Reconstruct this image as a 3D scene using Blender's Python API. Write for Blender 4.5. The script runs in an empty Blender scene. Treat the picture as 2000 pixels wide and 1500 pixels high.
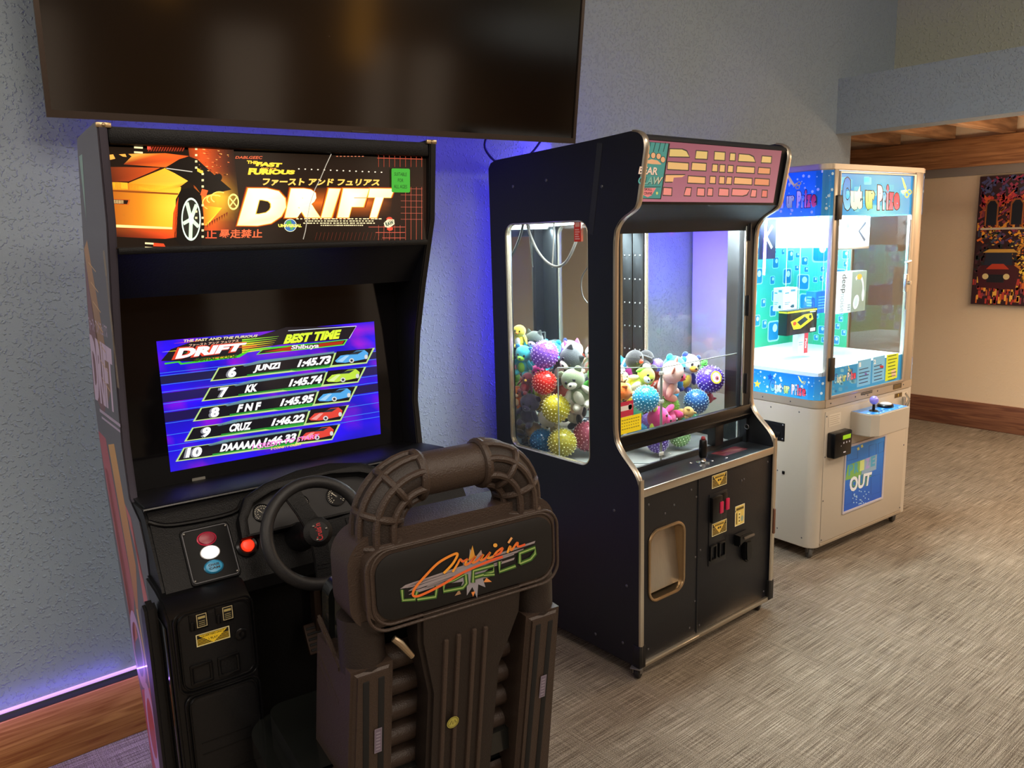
import bpy, bmesh, math, random
from mathutils import Vector, Matrix, noise
from math import sin, cos, pi, radians as R, sqrt, atan2
sc = bpy.context.scene
C = sc.collection
# ------------------------------------------------------------------ camera
def look_matrix(yaw, pitch, roll):
    fw = Vector((sin(yaw)*cos(pitch), cos(yaw)*cos(pitch), -sin(pitch)))
    r = Vector((cos(yaw), -sin(yaw), 0)); u = r.cross(fw)
    r2 = r*cos(roll)+u*sin(roll); u2 = -r*sin(roll)+u*cos(roll)
    m = Matrix((r2, u2, -fw)).transposed()
    return m.to_4x4()
cam_data = bpy.data.cameras.new('camera')
cam = bpy.data.objects.new('camera', cam_data); C.objects.link(cam)
cam_data.sensor_width = 36.0; cam_data.lens = 1554.16/2000*36
cam_data.clip_start = .05
cam.matrix_world = Matrix.Translation((-2.01163, -1.77086, 1.6)) @ look_matrix(R(39.3677), R(10.4642), R(-1.6227))
sc.camera = cam
# ------------------------------------------------------------------ light
w = bpy.data.worlds.new('world'); sc.world = w; w.use_nodes = True
w.node_tree.nodes['Background'].inputs[0].default_value = (.8, .75, .7, 1)
w.node_tree.nodes['Background'].inputs[1].default_value = .05
sc.view_settings.view_transform = 'Standard'; sc.view_settings.look = 'None'
sc.view_settings.gamma = 1; sc.view_settings.exposure = 0.0; sc.view_settings.use_curve_mapping = False
def area(name, loc, target, sx, sy, power, col, spread=180):
    d = bpy.data.lights.new(name, 'AREA'); d.shape = 'RECTANGLE'; d.size = sx; d.size_y = sy
    d.energy = power; d.color = col; d.spread = R(spread)
    o = bpy.data.objects.new(name, d); C.objects.link(o); o.location = loc
    o.rotation_euler = (Vector(target)-Vector(loc)).to_track_quat('-Z', 'Y').to_euler()
    return o
# ceiling lamps of the arcade room (warm), above and behind the camera
for lx, ly, lp in ((-4.4, -1.9, 40), (-4.0, -4.6, 54), (-1.2, -4.2, 60), (1.6, -5.2, 62), (1.7, -2.4, 40), (-1.5, -1.9, 24)):
    area('ceiling_lamp_light', (lx, ly, 3.35), (lx, ly+.9, 0), 1.2, .9, lp, (1, .86, .71))
area('ceiling_lamp_light', (-5.2, -.6, 3.0), (-3.2, .6, .6), .9, .9, 24, (1, .90, .80))  # added fill from the left, brightens the racing machine's side and the wall
# lamp of the room beyond the opening (warm)
area('side_room_lamp_light', (3.7, -1.2, 2.1), (3.75, -1.2, 0), .5, 2.2, 88, (1, .74, .50))
area('side_room_uplight', (4.0, -.6, 1.75), (4.0, -.6, 3), .3, 2.6, 16, (1, .74, .50))  # added fill aimed upwards to brighten the wooden ceiling, no fixture
# blue backlight strip behind the television and behind the crane machine
area('television_backlight', (-.62, .80, 2.02), (-.62, .95, 1.6), 1.5, .04, 1.6, (.17, .12, 1))
area('television_backlight', (.28, .76, 2.05), (1.3, .90, 1.9), .05, .4, 1.0, (.10, .06, 1))
area('television_backlight', (.42, .865, 1.45), (-.10, .93, 1.50), .02, 1.0, 13.0, (.05, .03, 1))  # separate light behind the crane machine, placed to turn the wall blue
area('television_backlight', (.93, .86, 1.50), (1.45, .72, 1.52), .02, .30, 11.0, (.05, .03, 1), 120)  # added beside the crane machine, tints the prize machine's rear panel blue
# ------------------------------------------------------------------ colour and materials
def lin(c):
    if isinstance(c, str):
        c = c.lstrip('#'); c = [int(c[i:i+2], 16)/255 for i in (0, 2, 4)]
    return tuple((x/12.92 if x <= .04045 else ((x+.055)/1.055)**2.4) for x in c[:3])
MC = {}
def mat(name, col, rough=.5, metal=0, coat=0, bump=0, scale=60, emis=0, trans=0, spec=.5, vary=0, ecol=None, sheen=0, stretch=(1,1,1), ior=1.45):
    if name in MC: return MC[name]
    m = bpy.data.materials.new(name); m.use_nodes = True; nt = m.node_tree; b = nt.nodes['Principled BSDF']
    c = lin(col)+(1,)
    b.inputs['Base Color'].default_value = c; b.inputs['Roughness'].default_value = rough; b.inputs['Metallic'].default_value = metal
    b.inputs['Coat Weight'].default_value = coat; b.inputs['Coat Roughness'].default_value = .06
    b.inputs['Specular IOR Level'].default_value = spec; b.inputs['Transmission Weight'].default_value = trans; b.inputs['IOR'].default_value = ior
    b.inputs['Sheen Weight'].default_value = sheen
    if emis:
        b.inputs['Emission Color'].default_value = (lin(ecol) if ecol else c[:3])+(1,); b.inputs['Emission Strength'].default_value = emis
    if bump or vary:
        t = nt.nodes.new('ShaderNodeTexCoord'); mp = nt.nodes.new('ShaderNodeMapping'); mp.inputs['Scale'].default_value = stretch
        n = nt.nodes.new('ShaderNodeTexNoise'); n.inputs['Scale'].default_value = scale; n.inputs['Detail'].default_value = 4
        nt.links.new(t.outputs['Object'], mp.inputs[0]); nt.links.new(mp.outputs[0], n.inputs['Vector'])
        if bump:
            bp = nt.nodes.new('ShaderNodeBump'); bp.inputs['Strength'].default_value = bump; bp.inputs['Distance'].default_value = .004
            nt.links.new(n.outputs['Fac'], bp.inputs['Height']); nt.links.new(bp.outputs[0], b.inputs['Normal'])
        if vary:
            r = nt.nodes.new('ShaderNodeMapRange'); r.inputs[3].default_value = 1-vary; r.inputs[4].default_value = 1+vary
            mx = nt.nodes.new('ShaderNodeMix'); mx.data_type = 'RGBA'; mx.blend_type = 'MULTIPLY'; mx.inputs[0].default_value = 1
            nt.links.new(n.outputs['Fac'], r.inputs[0]); mx.inputs[6].default_value = c
            nt.links.new(r.outputs[0], mx.inputs[7]); nt.links.new(mx.outputs[2], b.inputs['Base Color'])
    MC[name] = m; return m
def glass(name, tint=(1, 1, 1), refl=1.0, rough=.0, haze=0):
    if name in MC: return MC[name]
    m = bpy.data.materials.new(name); m.use_nodes = True; nt = m.node_tree; nt.nodes.clear()
    o = nt.nodes.new('ShaderNodeOutputMaterial'); mx = nt.nodes.new('ShaderNodeMixShader')
    tr = nt.nodes.new('ShaderNodeBsdfTransparent'); tr.inputs[0].default_value = (*tint, 1)
    gl = nt.nodes.new('ShaderNodeBsdfGlossy'); gl.inputs['Roughness'].default_value = rough
    fr = nt.nodes.new('ShaderNodeFresnel'); fr.inputs[0].default_value = 1.45
    ml = nt.nodes.new('ShaderNodeMath'); ml.operation = 'MULTIPLY'; ml.inputs[1].default_value = refl
    ge = nt.nodes.new('ShaderNodeNewGeometry'); sb = nt.nodes.new('ShaderNodeMath'); sb.operation = 'MULTIPLY_ADD'; sb.inputs[1].default_value = -refl; sb.inputs[2].default_value = refl
    nt.links.new(ge.outputs['Backfacing'], sb.inputs[0]); nt.links.new(sb.outputs[0], ml.inputs[1]); nt.links.new(fr.outputs[0], ml.inputs[0]); nt.links.new(ml.outputs[0], mx.inputs[0])
    src = tr
    if haze:
        df = nt.nodes.new('ShaderNodeBsdfDiffuse'); df.inputs[0].default_value = (.8, .8, .8, 1)
        m2 = nt.nodes.new('ShaderNodeMixShader'); m2.inputs[0].default_value = haze
        nt.links.new(tr.outputs[0], m2.inputs[1]); nt.links.new(df.outputs[0], m2.inputs[2]); src = m2
    nt.links.new(src.outputs[0], mx.inputs[1]); nt.links.new(gl.outputs[0], mx.inputs[2]); nt.links.new(mx.outputs[0], o.inputs[0])
    MC[name] = m; return m
def artmat(name, emis=0, rough=.45, coat=0, base=1):
    if name in MC: return MC[name]
    m = bpy.data.materials.new(name); m.use_nodes = True; nt = m.node_tree; b = nt.nodes['Principled BSDF']
    a = nt.nodes.new('ShaderNodeVertexColor'); a.layer_name = 'ink'
    b.inputs['Roughness'].default_value = rough; b.inputs['Coat Weight'].default_value = coat; b.inputs['Coat Roughness'].default_value = .05
    if base: nt.links.new(a.outputs[0], b.inputs['Base Color'])
    else: b.inputs['Base Color'].default_value = (.01, .01, .01, 1)
    if emis:
        nt.links.new(a.outputs[0], b.inputs['Emission Color']); b.inputs['Emission Strength'].default_value = emis
    MC[name] = m; return m
# ------------------------------------------------------------------ objects
def thing(name, label, cat, loc=(0, 0, 0), rotz=0, group=None):
    o = bpy.data.objects.new(name, None); C.objects.link(o); o.location = loc; o.rotation_euler = (0, 0, rotz)
    o.empty_display_size = .1; return tag(o, label, cat, group)
def tag(o, label, cat, group=None):
    o['label'] = label; o['category'] = cat
    if group: o['group'] = group
    return o
def struct(o): o['kind'] = 'structure'; return o
def link(name, me, parent=None, label=None):
    o = bpy.data.objects.new(name, me); C.objects.link(o)
    if parent: o.parent = parent
    if label: o['label'] = label
    return o
I4 = Matrix.Identity(4)
def T(x, y, z): return Matrix.Translation((x, y, z))
def RX(a): return Matrix.Rotation(a, 4, 'X')
def RY(a): return Matrix.Rotation(a, 4, 'Y')
def RZ(a): return Matrix.Rotation(a, 4, 'Z')
def frame(O, U, V):
    U = Vector(U).normalized(); V = Vector(V).normalized(); N = U.cross(V).normalized(); V = N.cross(U)
    m = Matrix((U, V, N)).transposed().to_4x4(); m.translation = Vector(O); return m
class MB:
    def __init__(s): s.bm = bmesh.new()
    def _add(s, t, M=None, m=0):
        if M is not None: bmesh.ops.transform(t, matrix=M, verts=t.verts)
        if m:
            for f in t.faces: f.material_index = m
        me = bpy.data.meshes.new('tmp'); t.to_mesh(me); t.free(); s.bm.from_mesh(me); bpy.data.meshes.remove(me); return s
    def box(s, x0, x1, y0, y1, z0, z1, bev=0, seg=2, M=None, m=0):
        t = bmesh.new(); bmesh.ops.create_cube(t, size=1)
        for v in t.verts: v.co = Vector(((x0+x1)/2+v.co.x*(x1-x0), (y0+y1)/2+v.co.y*(y1-y0), (z0+z1)/2+v.co.z*(z1-z0)))
        if bev: bmesh.ops.bevel(t, geom=t.edges[:], offset=bev, segments=seg, affect='EDGES', profile=.5)
        return s._add(t, M, m)
    def prism(s, pts, a0, a1, axis='X', bev=0, M=None, m=0, seg=2):
        # pts: 2D loop in the other two axes (X: y,z   Y: x,z   Z: x,y)
        t = bmesh.new(); f = {'X': lambda p, a: (a, p[0], p[1]), 'Y': lambda p, a: (p[0], a, p[1]), 'Z': lambda p, a: (p[0], p[1], a)}[axis]
        A = [t.verts.new(f(p, a0)) for p in pts]; B = [t.verts.new(f(p, a1)) for p in pts]; n = len(pts)
        ca = t.faces.new(A); cb = t.faces.new(B[::-1])
        for i in range(n): t.faces.new((A[i], B[i], B[(i+1) % n], A[(i+1) % n]))
        bmesh.ops.recalc_face_normals(t, faces=t.faces[:])
        if bev: bmesh.ops.bevel(t, geom=list(ca.edges)+list(cb.edges), offset=bev, segments=seg, affect='EDGES')
        return s._add(t, M, m)
    def tube(s, path, r, n=12, closed=False, M=None, m=0, caps=True, flat=1.0):
        t = bmesh.new(); P = [Vector(p) for p in path]; k = len(P); rs = r if isinstance(r, (list, tuple)) else [r]*k
        rings = []; up = None
        for i in range(k):
            a = P[(i-1) % k] if (closed or i > 0) else P[i]; b = P[(i+1) % k] if (closed or i < k-1) else P[i]
            d = (b-a).normalized()
            if up is None:
                up = Vector((0, 0, 1)) if abs(d.z) < .9 else Vector((0, 1, 0))
            e1 = d.cross(up).normalized(); e2 = e1.cross(d).normalized(); up = e2
            rings.append([t.verts.new(P[i]+(e1*cos(2*pi*j/n)+e2*sin(2*pi*j/n)*flat)*rs[i]) for j in range(n)])
        for i in range(k if closed else k-1):
            A, B = rings[i], rings[(i+1) % k]
            for j in range(n): t.faces.new((A[j], A[(j+1) % n], B[(j+1) % n], B[j]))
        if caps and not closed: t.faces.new(rings[0]); t.faces.new(rings[-1][::-1])
        bmesh.ops.recalc_face_normals(t, faces=t.faces[:])
        return s._add(t, M, m)
    def lathe(s, prof, n=24, M=None, m=0):
        t = bmesh.new(); rings = []
        for r, z in prof:
            rings.append([t.verts.new((r*cos(2*pi*j/n), r*sin(2*pi*j/n), z)) for j in range(n)] if r > 1e-6 else [t.verts.new((0, 0, z))])
        for A, B in zip(rings, rings[1:]):
            for j in range(n):
                q = [A[j % len(A)], A[(j+1) % len(A)], B[(j+1) % len(B)], B[j % len(B)]]
                q = list(dict.fromkeys(q))
                if len(q) > 2: t.faces.new(q)
        if len(rings[0]) > 1: t.faces.new(rings[0])
        if len(rings[-1]) > 1: t.faces.new(rings[-1])
        bmesh.ops.recalc_face_normals(t, faces=t.faces[:])
        return s._add(t, M, m)
    def ball(s, c, r, M=None, m=0, u=16, v=10, rot=None):
        t = bmesh.new(); bmesh.ops.create_uvsphere(t, u_segments=u, v_segments=v, radius=1)
        r = r if isinstance(r, (tuple, list)) else (r, r, r)
        X = T(*c) @ (rot if rot is not None else I4) @ Matrix.Diagonal((*r, 1))
        return s._add(t, (M @ X) if M is not None else X, m)
    def plate(s, outer, holes, th, M=None, m=0, bev=0):
        # flat 2D sheet in XY with holes, thickness along Z (0..th)
        cu = bpy.data.curves.new('c', 'CURVE'); cu.dimensions = '2D'; cu.fill_mode = 'BOTH'; cu.extrude = th/2; cu.bevel_depth = bev; cu.bevel_resolution = 1
        if bev: cu.offset = -bev; cu.extrude = max(th/2-bev, 1e-5)
        for loop in [outer]+list(holes):
            sp = cu.splines.new('POLY'); sp.points.add(len(loop)-1); sp.use_cyclic_u = True
            for p, q in zip(sp.points, loop): p.co = (q[0], q[1], 0, 1)
        o = bpy.data.objects.new('c', cu); C.objects.link(o); dg = bpy.context.evaluated_depsgraph_get()
        me = bpy.data.meshes.new_from_object(o.evaluated_get(dg)); t = bmesh.new(); t.from_mesh(me)
        bpy.data.objects.remove(o); bpy.data.curves.remove(cu); bpy.data.meshes.remove(me)
        bmesh.ops.remove_doubles(t, verts=t.verts[:], dist=1e-6)
        bmesh.ops.translate(t, verts=t.verts, vec=(0, 0, th/2)); bmesh.ops.recalc_face_normals(t, faces=t.faces[:])
        for f in t.faces: f.material_index = 0
        return s._add(t, M, m)
    def each(s, name, mats, parent=None, smooth=35):      # one object for every separate piece
        bm = s.bm; seen = set(); out = []
        bm.verts.ensure_lookup_table()
        for v0 in bm.verts:
            if v0 in seen: continue
            st = [v0]; isl = []; seen.add(v0)
            while st:
                v = st.pop(); isl.append(v)
                for e in v.link_edges:
                    q = e.other_vert(v)
                    if q not in seen: seen.add(q); st.append(q)
            out.append(isl)
        objs = []
        for isl in out:
            k = {v: i for i, v in enumerate(isl)}; fs = {f for v in isl for f in v.link_faces}
            me = bpy.data.meshes.new(name); me.from_pydata([v.co for v in isl], [], [[k[v] for v in f.verts] for f in fs])
            for q in (mats if isinstance(mats, (list, tuple)) else [mats]): me.materials.append(q)
            me.shade_smooth(); me.set_sharp_from_angle(angle=R(smooth)); objs.append(link(name, me, parent))
        bm.free(); return objs
    def build(s, name, mats, parent=None, smooth=35, label=None):
        me = bpy.data.meshes.new(name); s.bm.to_mesh(me); s.bm.free()
        for q in (mats if isinstance(mats, (list, tuple)) else [mats]): me.materials.append(q)
        if smooth:
            me.shade_smooth(); me.set_sharp_from_angle(angle=R(smooth))
        return link(name, me, parent, label)
def rrect(x0, x1, y0, y1, r, n=6):
    rr = r if isinstance(r, (tuple, list)) else (r,)*4; out = []
    for (cx, cy, a), q in zip(((x0, y0, pi), (x1, y0, 1.5*pi), (x1, y1, 0), (x0, y1, .5*pi)), rr):
        sx = 1 if cx == x0 else -1; sy = 1 if cy == y0 else -1
        if q < 1e-6: out.append((cx, cy)); continue
        for i in range(n+1):
            t = a+i*pi/2/n; out.append((cx+sx*q+q*cos(t), cy+sy*q+q*sin(t)))
    return out
def smoothpath(pts, k=6, closed=False):
    P = [Vector(p) for p in pts]; n = len(P); out = []
    for i in range(n if closed else n-1):
        p0 = P[(i-1) % n] if closed or i else P[i]; p1 = P[i]; p2 = P[(i+1) % n]; p3 = P[(i+2) % n] if closed or i < n-2 else p2
        for j in range(k):
            t = j/k; out.append(.5*((2*p1)+(p2-p0)*t+(2*p0-5*p1+4*p2-p3)*t*t+(-p0+3*p1-3*p2+p3)*t**3))
    if not closed: out.append(P[-1])
    return out
# ------------------------------------------------------------------ printed artwork
def homog(src, dst):
    A = []; 
    for (x, y), (u, v) in zip(src, dst):
        A.append([x, y, 1, 0, 0, 0, -u*x, -u*y, u]); A.append([0, 0, 0, x, y, 1, -v*x, -v*y, v])
    n = 8
    for i in range(n):
        p = max(range(i, n), key=lambda k: abs(A[k][i])); A[i], A[p] = A[p], A[i]
        d = A[i][i]; A[i] = [q/d for q in A[i]]
        for k in range(n):
            if k != i and A[k][i]: f = A[k][i]; A[k] = [a-f*b for a, b in zip(A[k], A[i])]
    h = [A[i][8] for i in range(8)]
    def f(x, y):
        w_ = h[6]*x+h[7]*y+1
        return ((h[0]*x+h[1]*y+h[2])/w_, (h[3]*x+h[4]*y+h[5])/w_)
    return f
TXT = {}
def glyphs(s, bold=0.0, space=1.0):
    k = (s, bold, space)
    if k in TXT: return TXT[k]
    cu = bpy.data.curves.new('t', 'FONT'); cu.body = s; cu.size = 1; cu.offset = bold; cu.space_character = space; cu.resolution_u = 3
    o = bpy.data.objects.new('t', cu); C.objects.link(o); dg = bpy.context.evaluated_depsgraph_get()
    me = bpy.data.meshes.new_from_object(o.evaluated_get(dg)); vs = [tuple(v.co) for v in me.vertices]; fs = [tuple(p.vertices) for p in me.polygons]
    bpy.data.objects.remove(o); bpy.data.curves.remove(cu); bpy.data.meshes.remove(me)
    x0 = min(v[0] for v in vs); x1 = max(v[0] for v in vs); y0 = min(v[1] for v in vs); y1 = max(v[1] for v in vs)
    TXT[k] = ([((v[0]-x0)/(x1-x0), (v[1]-y0)/(y1-y0)) for v in vs], fs, (x1-x0)/(y1-y0)); return TXT[k]
class Art:
    def __init__(s, fmap=None, step=.00012): s.f = fmap or (lambda x, y: (x, y)); s.P = []; s.h = 0; s.step = step
    def up(s): s.h += s.step; return s
    def poly(s, pts, col, m=None):
        cs = [lin(col(*p)) if callable(col) else None for p in pts] if callable(col) else (
            [lin(c) for c in col] if isinstance(col, list) else [lin(col)]*len(pts))
        g = m or s.f; s.P.append(([g(*p) for p in pts], cs, s.h)); return s
    def grid(s, quad, nu, nv, col):   # quad TL,TR,BR,BL ; col(u,v)
        for i in range(nu):
            for j in range(nv):
                q = []; cs = []
                for du, dv in ((0, 0), (0, 1), (1, 1), (1, 0)):
                    u, v = (i+du)/nu, (j+dv)/nv
                    q.append(tuple((quad[0][k]*(1-u)+quad[1][k]*u)*(1-v)+(quad[3][k]*(1-u)+quad[2][k]*u)*v for k in (0, 1))); cs.append(col(u, v))
                s.poly(q, cs)
        return s
    def text(s, t, quad, col, bold=.0, space=1.0):   # quad TL,TR,BR,BL in source coordinates
        vs, fs, _ = glyphs(t, bold, space); tl, tr, br, bl = quad
        P = [tuple((bl[k]*(1-a)+br[k]*a)*(1-b)+(tl[k]*(1-a)+tr[k]*a)*b for k in (0, 1)) for a, b in vs]
        for f in fs:
            cs = [col(vs[i][0], vs[i][1]) for i in f] if callable(col) else col
            s.poly([P[i] for i in f], cs)
        return s
    def rect(s, x0, y0, x1, y1, col): return s.poly([(x0, y0), (x1, y0), (x1, y1), (x0, y1)], col)
    def oval(s, cx, cy, rx, ry, col, n=24, a=0): return s.poly([(cx+rx*cos(t)*cos(a)-ry*sin(t)*sin(a), cy+rx*cos(t)*sin(a)+ry*sin(t)*cos(a)) for t in [2*pi*i/n for i in range(n)]], col)
    def ring(s, cx, cy, rx, ry, wd, col, n=28, a0=0, a1=2*pi):
        for i in range(n):
            t, t2 = a0+(a1-a0)*i/n, a0+(a1-a0)*(i+1)/n
            s.poly([(cx+rx*cos(t), cy+ry*sin(t)), (cx+rx*cos(t2), cy+ry*sin(t2)), (cx+(rx-wd)*cos(t2), cy+(ry-wd*ry/rx)*sin(t2)), (cx+(rx-wd)*cos(t), cy+(ry-wd*ry/rx)*sin(t))], col)
        return s
    def line(s, pts, wd, col):
        n = len(pts); P = [Vector(p) for p in pts]; L = []; Rr = []
        for i in range(n):
            d = (P[min(i+1, n-1)]-P[max(i-1, 0)]).normalized(); nn = Vector((-d.y, d.x)); ww = wd[i] if isinstance(wd, list) else wd
            L.append(P[i]+nn*ww/2); Rr.append(P[i]-nn*ww/2)
        for i in range(n-1):
            c = [col(i/(n-1)), col((i+1)/(n-1)), col((i+1)/(n-1)), col(i/(n-1))] if callable(col) else col
            s.poly([tuple(L[i]), tuple(L[i+1]), tuple(Rr[i+1]), tuple(Rr[i])], c)
        return s
    def build(s, name, mt, parent, M, label=None):
        vs = []; fs = []; cs = []
        n = M.to_3x3() @ Vector((0, 0, 1))
        for P, c, h in s.P:
            a = sum(P[i][0]*P[(i+1) % len(P)][1]-P[(i+1) % len(P)][0]*P[i][1] for i in range(len(P)))
            if abs(a) < 1e-12: continue
            if a < 0: P = P[::-1]; c = c[::-1]
            b = len(vs); vs += [M @ Vector((p[0], p[1], h)) for p in P]; fs.append(tuple(range(b, b+len(P)))); cs += c
        me = bpy.data.meshes.new(name); me.from_pydata(vs, [], fs); at = me.color_attributes.new('ink', 'FLOAT_COLOR', 'CORNER')
        at.data.foreach_set('color', [q for c in cs for q in (*c, 1)]); me.materials.append(mt)
        return link(name, me, parent, label)
def lerp(a, b, t):
    A = a if not isinstance(a, str) else [int(a.lstrip('#')[i:i+2], 16)/255 for i in (0, 2, 4)]
    B = b if not isinstance(b, str) else [int(b.lstrip('#')[i:i+2], 16)/255 for i in (0, 2, 4)]
    t = min(1, max(0, t)); return tuple(x*(1-t)+y*t for x, y in zip(A, B))
def ramp(stops):
    def f(t):
        for (a, ca), (b, cb) in zip(stops, stops[1:]):
            if t <= b: return lerp(ca, cb, (t-a)/(b-a) if b > a else 0)
        return lerp(stops[-1][1], stops[-1][1], 0)
    return f
# ================================================================== the room
def nodemat(name):
    m = bpy.data.materials.new(name); m.use_nodes = True; return m, m.node_tree, m.node_tree.nodes['Principled BSDF']
def wallmat(name, col, strength=.6, scale=26):
    m, nt, b = nodemat(name); N = nt.nodes.new; L = nt.links.new
    b.inputs['Base Color'].default_value = lin(col)+(1,); b.inputs['Roughness'].default_value = .62; b.inputs['Specular IOR Level'].default_value = .4
    t = N('ShaderNodeTexCoord')
    n1 = N('ShaderNodeTexNoise'); n1.inputs['Scale'].default_value = scale; n1.inputs['Detail'].default_value = 1.5; n1.inputs['Distortion'].default_value = .25
    r1 = N('ShaderNodeMapRange'); r1.inputs[1].default_value = .54; r1.inputs[2].default_value = .68; r1.interpolation_type = 'SMOOTHSTEP'
    n2 = N('ShaderNodeTexNoise'); n2.inputs['Scale'].default_value = scale*5; n2.inputs['Detail'].default_value = 3
    ad = N('ShaderNodeMath'); ad.operation = 'MULTIPLY_ADD'; ad.inputs[1].default_value = .22
    bp = N('ShaderNodeBump'); bp.inputs['Strength'].default_value = strength; bp.inputs['Distance'].default_value = .005
    for n in (n1, n2): L(t.outputs['Object'], n.inputs['Vector'])
    L(n1.outputs['Fac'], r1.inputs[0]); L(n2.outputs['Fac'], ad.inputs[0]); L(r1.outputs[0], ad.inputs[2]); L(ad.outputs[0], bp.inputs['Height']); L(bp.outputs[0], b.inputs['Normal'])
    return m
def woodmat(name, c1, c2, stretch=(1.2, 14, 14), rough=.45, scale=3.0, bump=.15):
    m, nt, b = nodemat(name); N = nt.nodes.new; L = nt.links.new
    t = N('ShaderNodeTexCoord'); mp = N('ShaderNodeMapping'); mp.inputs['Scale'].default_value = stretch
    n1 = N('ShaderNodeTexNoise'); n1.inputs['Scale'].default_value = scale; n1.inputs['Detail'].default_value = 6; n1.inputs['Distortion'].default_value = .9
    r = N('ShaderNodeValToRGB'); r.color_ramp.elements[0].position = .34; r.color_ramp.elements[1].position = .68
    r.color_ramp.elements[0].color = lin(c1)+(1,); r.color_ramp.elements[1].color = lin(c2)+(1,)
    bp = N('ShaderNodeBump'); bp.inputs['Strength'].default_value = bump; bp.inputs['Distance'].default_value = .002
    L(t.outputs['Object'], mp.inputs[0]); L(mp.outputs[0], n1.inputs['Vector']); L(n1.outputs['Fac'], r.inputs[0]); L(r.outputs[0], b.inputs['Base Color'])
    L(n1.outputs['Fac'], bp.inputs['Height']); L(bp.outputs[0], b.inputs['Normal']); b.inputs['Roughness'].default_value = rough
    return m
def carpetmat():
    m, nt, b = nodemat('carpet'); N = nt.nodes.new; L = nt.links.new
    t = N('ShaderNodeTexCoord')
    def nz(st, det=2):
        mp = N('ShaderNodeMapping'); mp.inputs['Scale'].default_value = st; n = N('ShaderNodeTexNoise'); n.inputs['Scale'].default_value = 1; n.inputs['Detail'].default_value = det
        L(t.outputs['Object'], mp.inputs[0]); L(mp.outputs[0], n.inputs['Vector']); return n.outputs['Fac']
    def mad(a, k, c):
        q = N('ShaderNodeMath'); q.operation = 'MULTIPLY_ADD'; L(a, q.inputs[0]); q.inputs[1].default_value = k
        if isinstance(c, float): q.inputs[2].default_value = c
        else: L(c, q.inputs[2])
        return q.outputs[0]
    lines = nz((5, 330, 1), 2); cross = nz((300, 7, 1)); grain = nz((430, 470, 1)); big = nz((1.3, 1.3, 1))
    h = mad(lines, 1.0, mad(cross, .40, mad(grain, 1.45, mad(big, .30, 0.0))))
    r = N('ShaderNodeMapRange'); r.inputs[1].default_value = 1.22; r.inputs[2].default_value = 1.96; L(h, r.inputs[0])
    c = N('ShaderNodeValToRGB'); e = c.color_ramp.elements; e[0].position = 0; e[0].color = lin('#3a3029')+(1,); e[1].position = 1; e[1].color = lin('#beb2a0')+(1,)
    x = e.new(.45); x.color = lin('#746859')+(1,)
    L(r.outputs[0], c.inputs[0]); L(c.outputs[0], b.inputs['Base Color']); b.inputs['Roughness'].default_value = .95; b.inputs['Specular IOR Level'].default_value = .1
    bp = N('ShaderNodeBump'); bp.inputs['Strength'].default_value = .5; bp.inputs['Distance'].default_value = .004; L(h, bp.inputs['Height']); L(bp.outputs[0], b.inputs['Normal'])
    return m
WALL = wallmat('blue_grey_textured_wall_paint', '#93a0aa', .6, 95)
OLIVE = wallmat('grey_green_wall_paint', '#adb09e', .45, 60)
TAN = wallmat('tan_wall_paint', '#e6cfb0', .12, 60)
WHITEC = mat('ceiling_paint', '#cfc8bc', .8)
BASEW = woodmat('oak_baseboard', '#8a5126', '#c58d52', (1.0, 9, 22))
BASED = woodmat('walnut_baseboard', '#6a4030', '#96664a', (9, 1.0, 22))
BEAMW = woodmat('pine_beam', '#8a5a38', '#c08b5d', (9, .9, 16))
DECKW = woodmat('ceiling_boards', '#7d5a40', '#b58c66', (1.0, 8, 8))
WY = .93; CX = 4.741
b = MB().box(-6, 8, -7, 4, -.1, 0); struct(b.build('floor', carpetmat()))
b = MB().box(-6, 3.09, WY, WY+.15, 0, 2.18).box(-6, 3.09, WY, WY+.15, 2.18, 3.6).box(3.09, 3.75, WY, WY+.15, 2.40, 3.6); struct(b.build('wall_back', WALL))
b = MB().box(-6.15, -6, -7, WY+.15, 0, 3.6); struct(b.build('wall_left', WALL))
b = MB().box(-6, 8, -7.15, -7, 0, 3.6); struct(b.build('wall_front', mat('brown_wall_paint', '#8a6540', .7)))
for i, (x0, x1) in enumerate(((-2.2, -1.5), (0, .75), (1.75, 2.15), (2.4, 2.9))): struct(MB().box(x0, x1, -7, -6.97, 0, 2.0, .01).build('trim_%d' % (i+4), mat('frosted_lit_pane', '#b5a08c', .6, emis=.7, ecol='#d8c0a8')))  # unseen glowing panels, added to put pale bands in the monitor glass
for i, (x0, x1, z0, z1) in enumerate(((-.62, -.40, 2.2, 2.75), (1.55, 1.85, 1.75, 2.7))): struct(MB().box(x0, x1, -7, -6.96, z0, z1, .01).build('window_%d' % (i+1), mat('amber_lit_pane', '#e0a040', .4, emis=1.6, ecol='#e8a040')))  # unseen amber panes, added to reflect as warm streaks in the television
b = MB().box(3.62, 3.75, -7, WY, 2.5, 3.6); struct(b.build('wall_right_upper', OLIVE))
b = MB().box(CX, CX+.15, -7, 4, 0, 2.5); struct(b.build('wall_right', TAN))
b = MB().box(3.09, CX, 3.85, 4, 0, 2.5); struct(b.build('wall_far', TAN))
b = MB().box(2.9, 3.09, -7, WY, 2.18, 2.51).box(3.09, 3.62, -7, WY, 2.46, 2.51); struct(b.build('trim_1', WALL))
b = MB().box(-6.15, 3.75, -7.15, WY+.15, 3.6, 3.7); struct(b.build('ceiling', WHITEC))
b = MB()
for i in range(70): b.box(3.09, CX, -7+i*.157, -7+i*.157+.153, 2.36+.002*(i % 3), 2.4)
dk = struct(b.build('ceiling_boards', DECKW))
for i in range(24):
    y = -6.2+i*.42; MB().box(3.09, CX-.04, y, y+.09, 2.25, 2.36, .004).build('joist', DECKW, dk)
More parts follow.
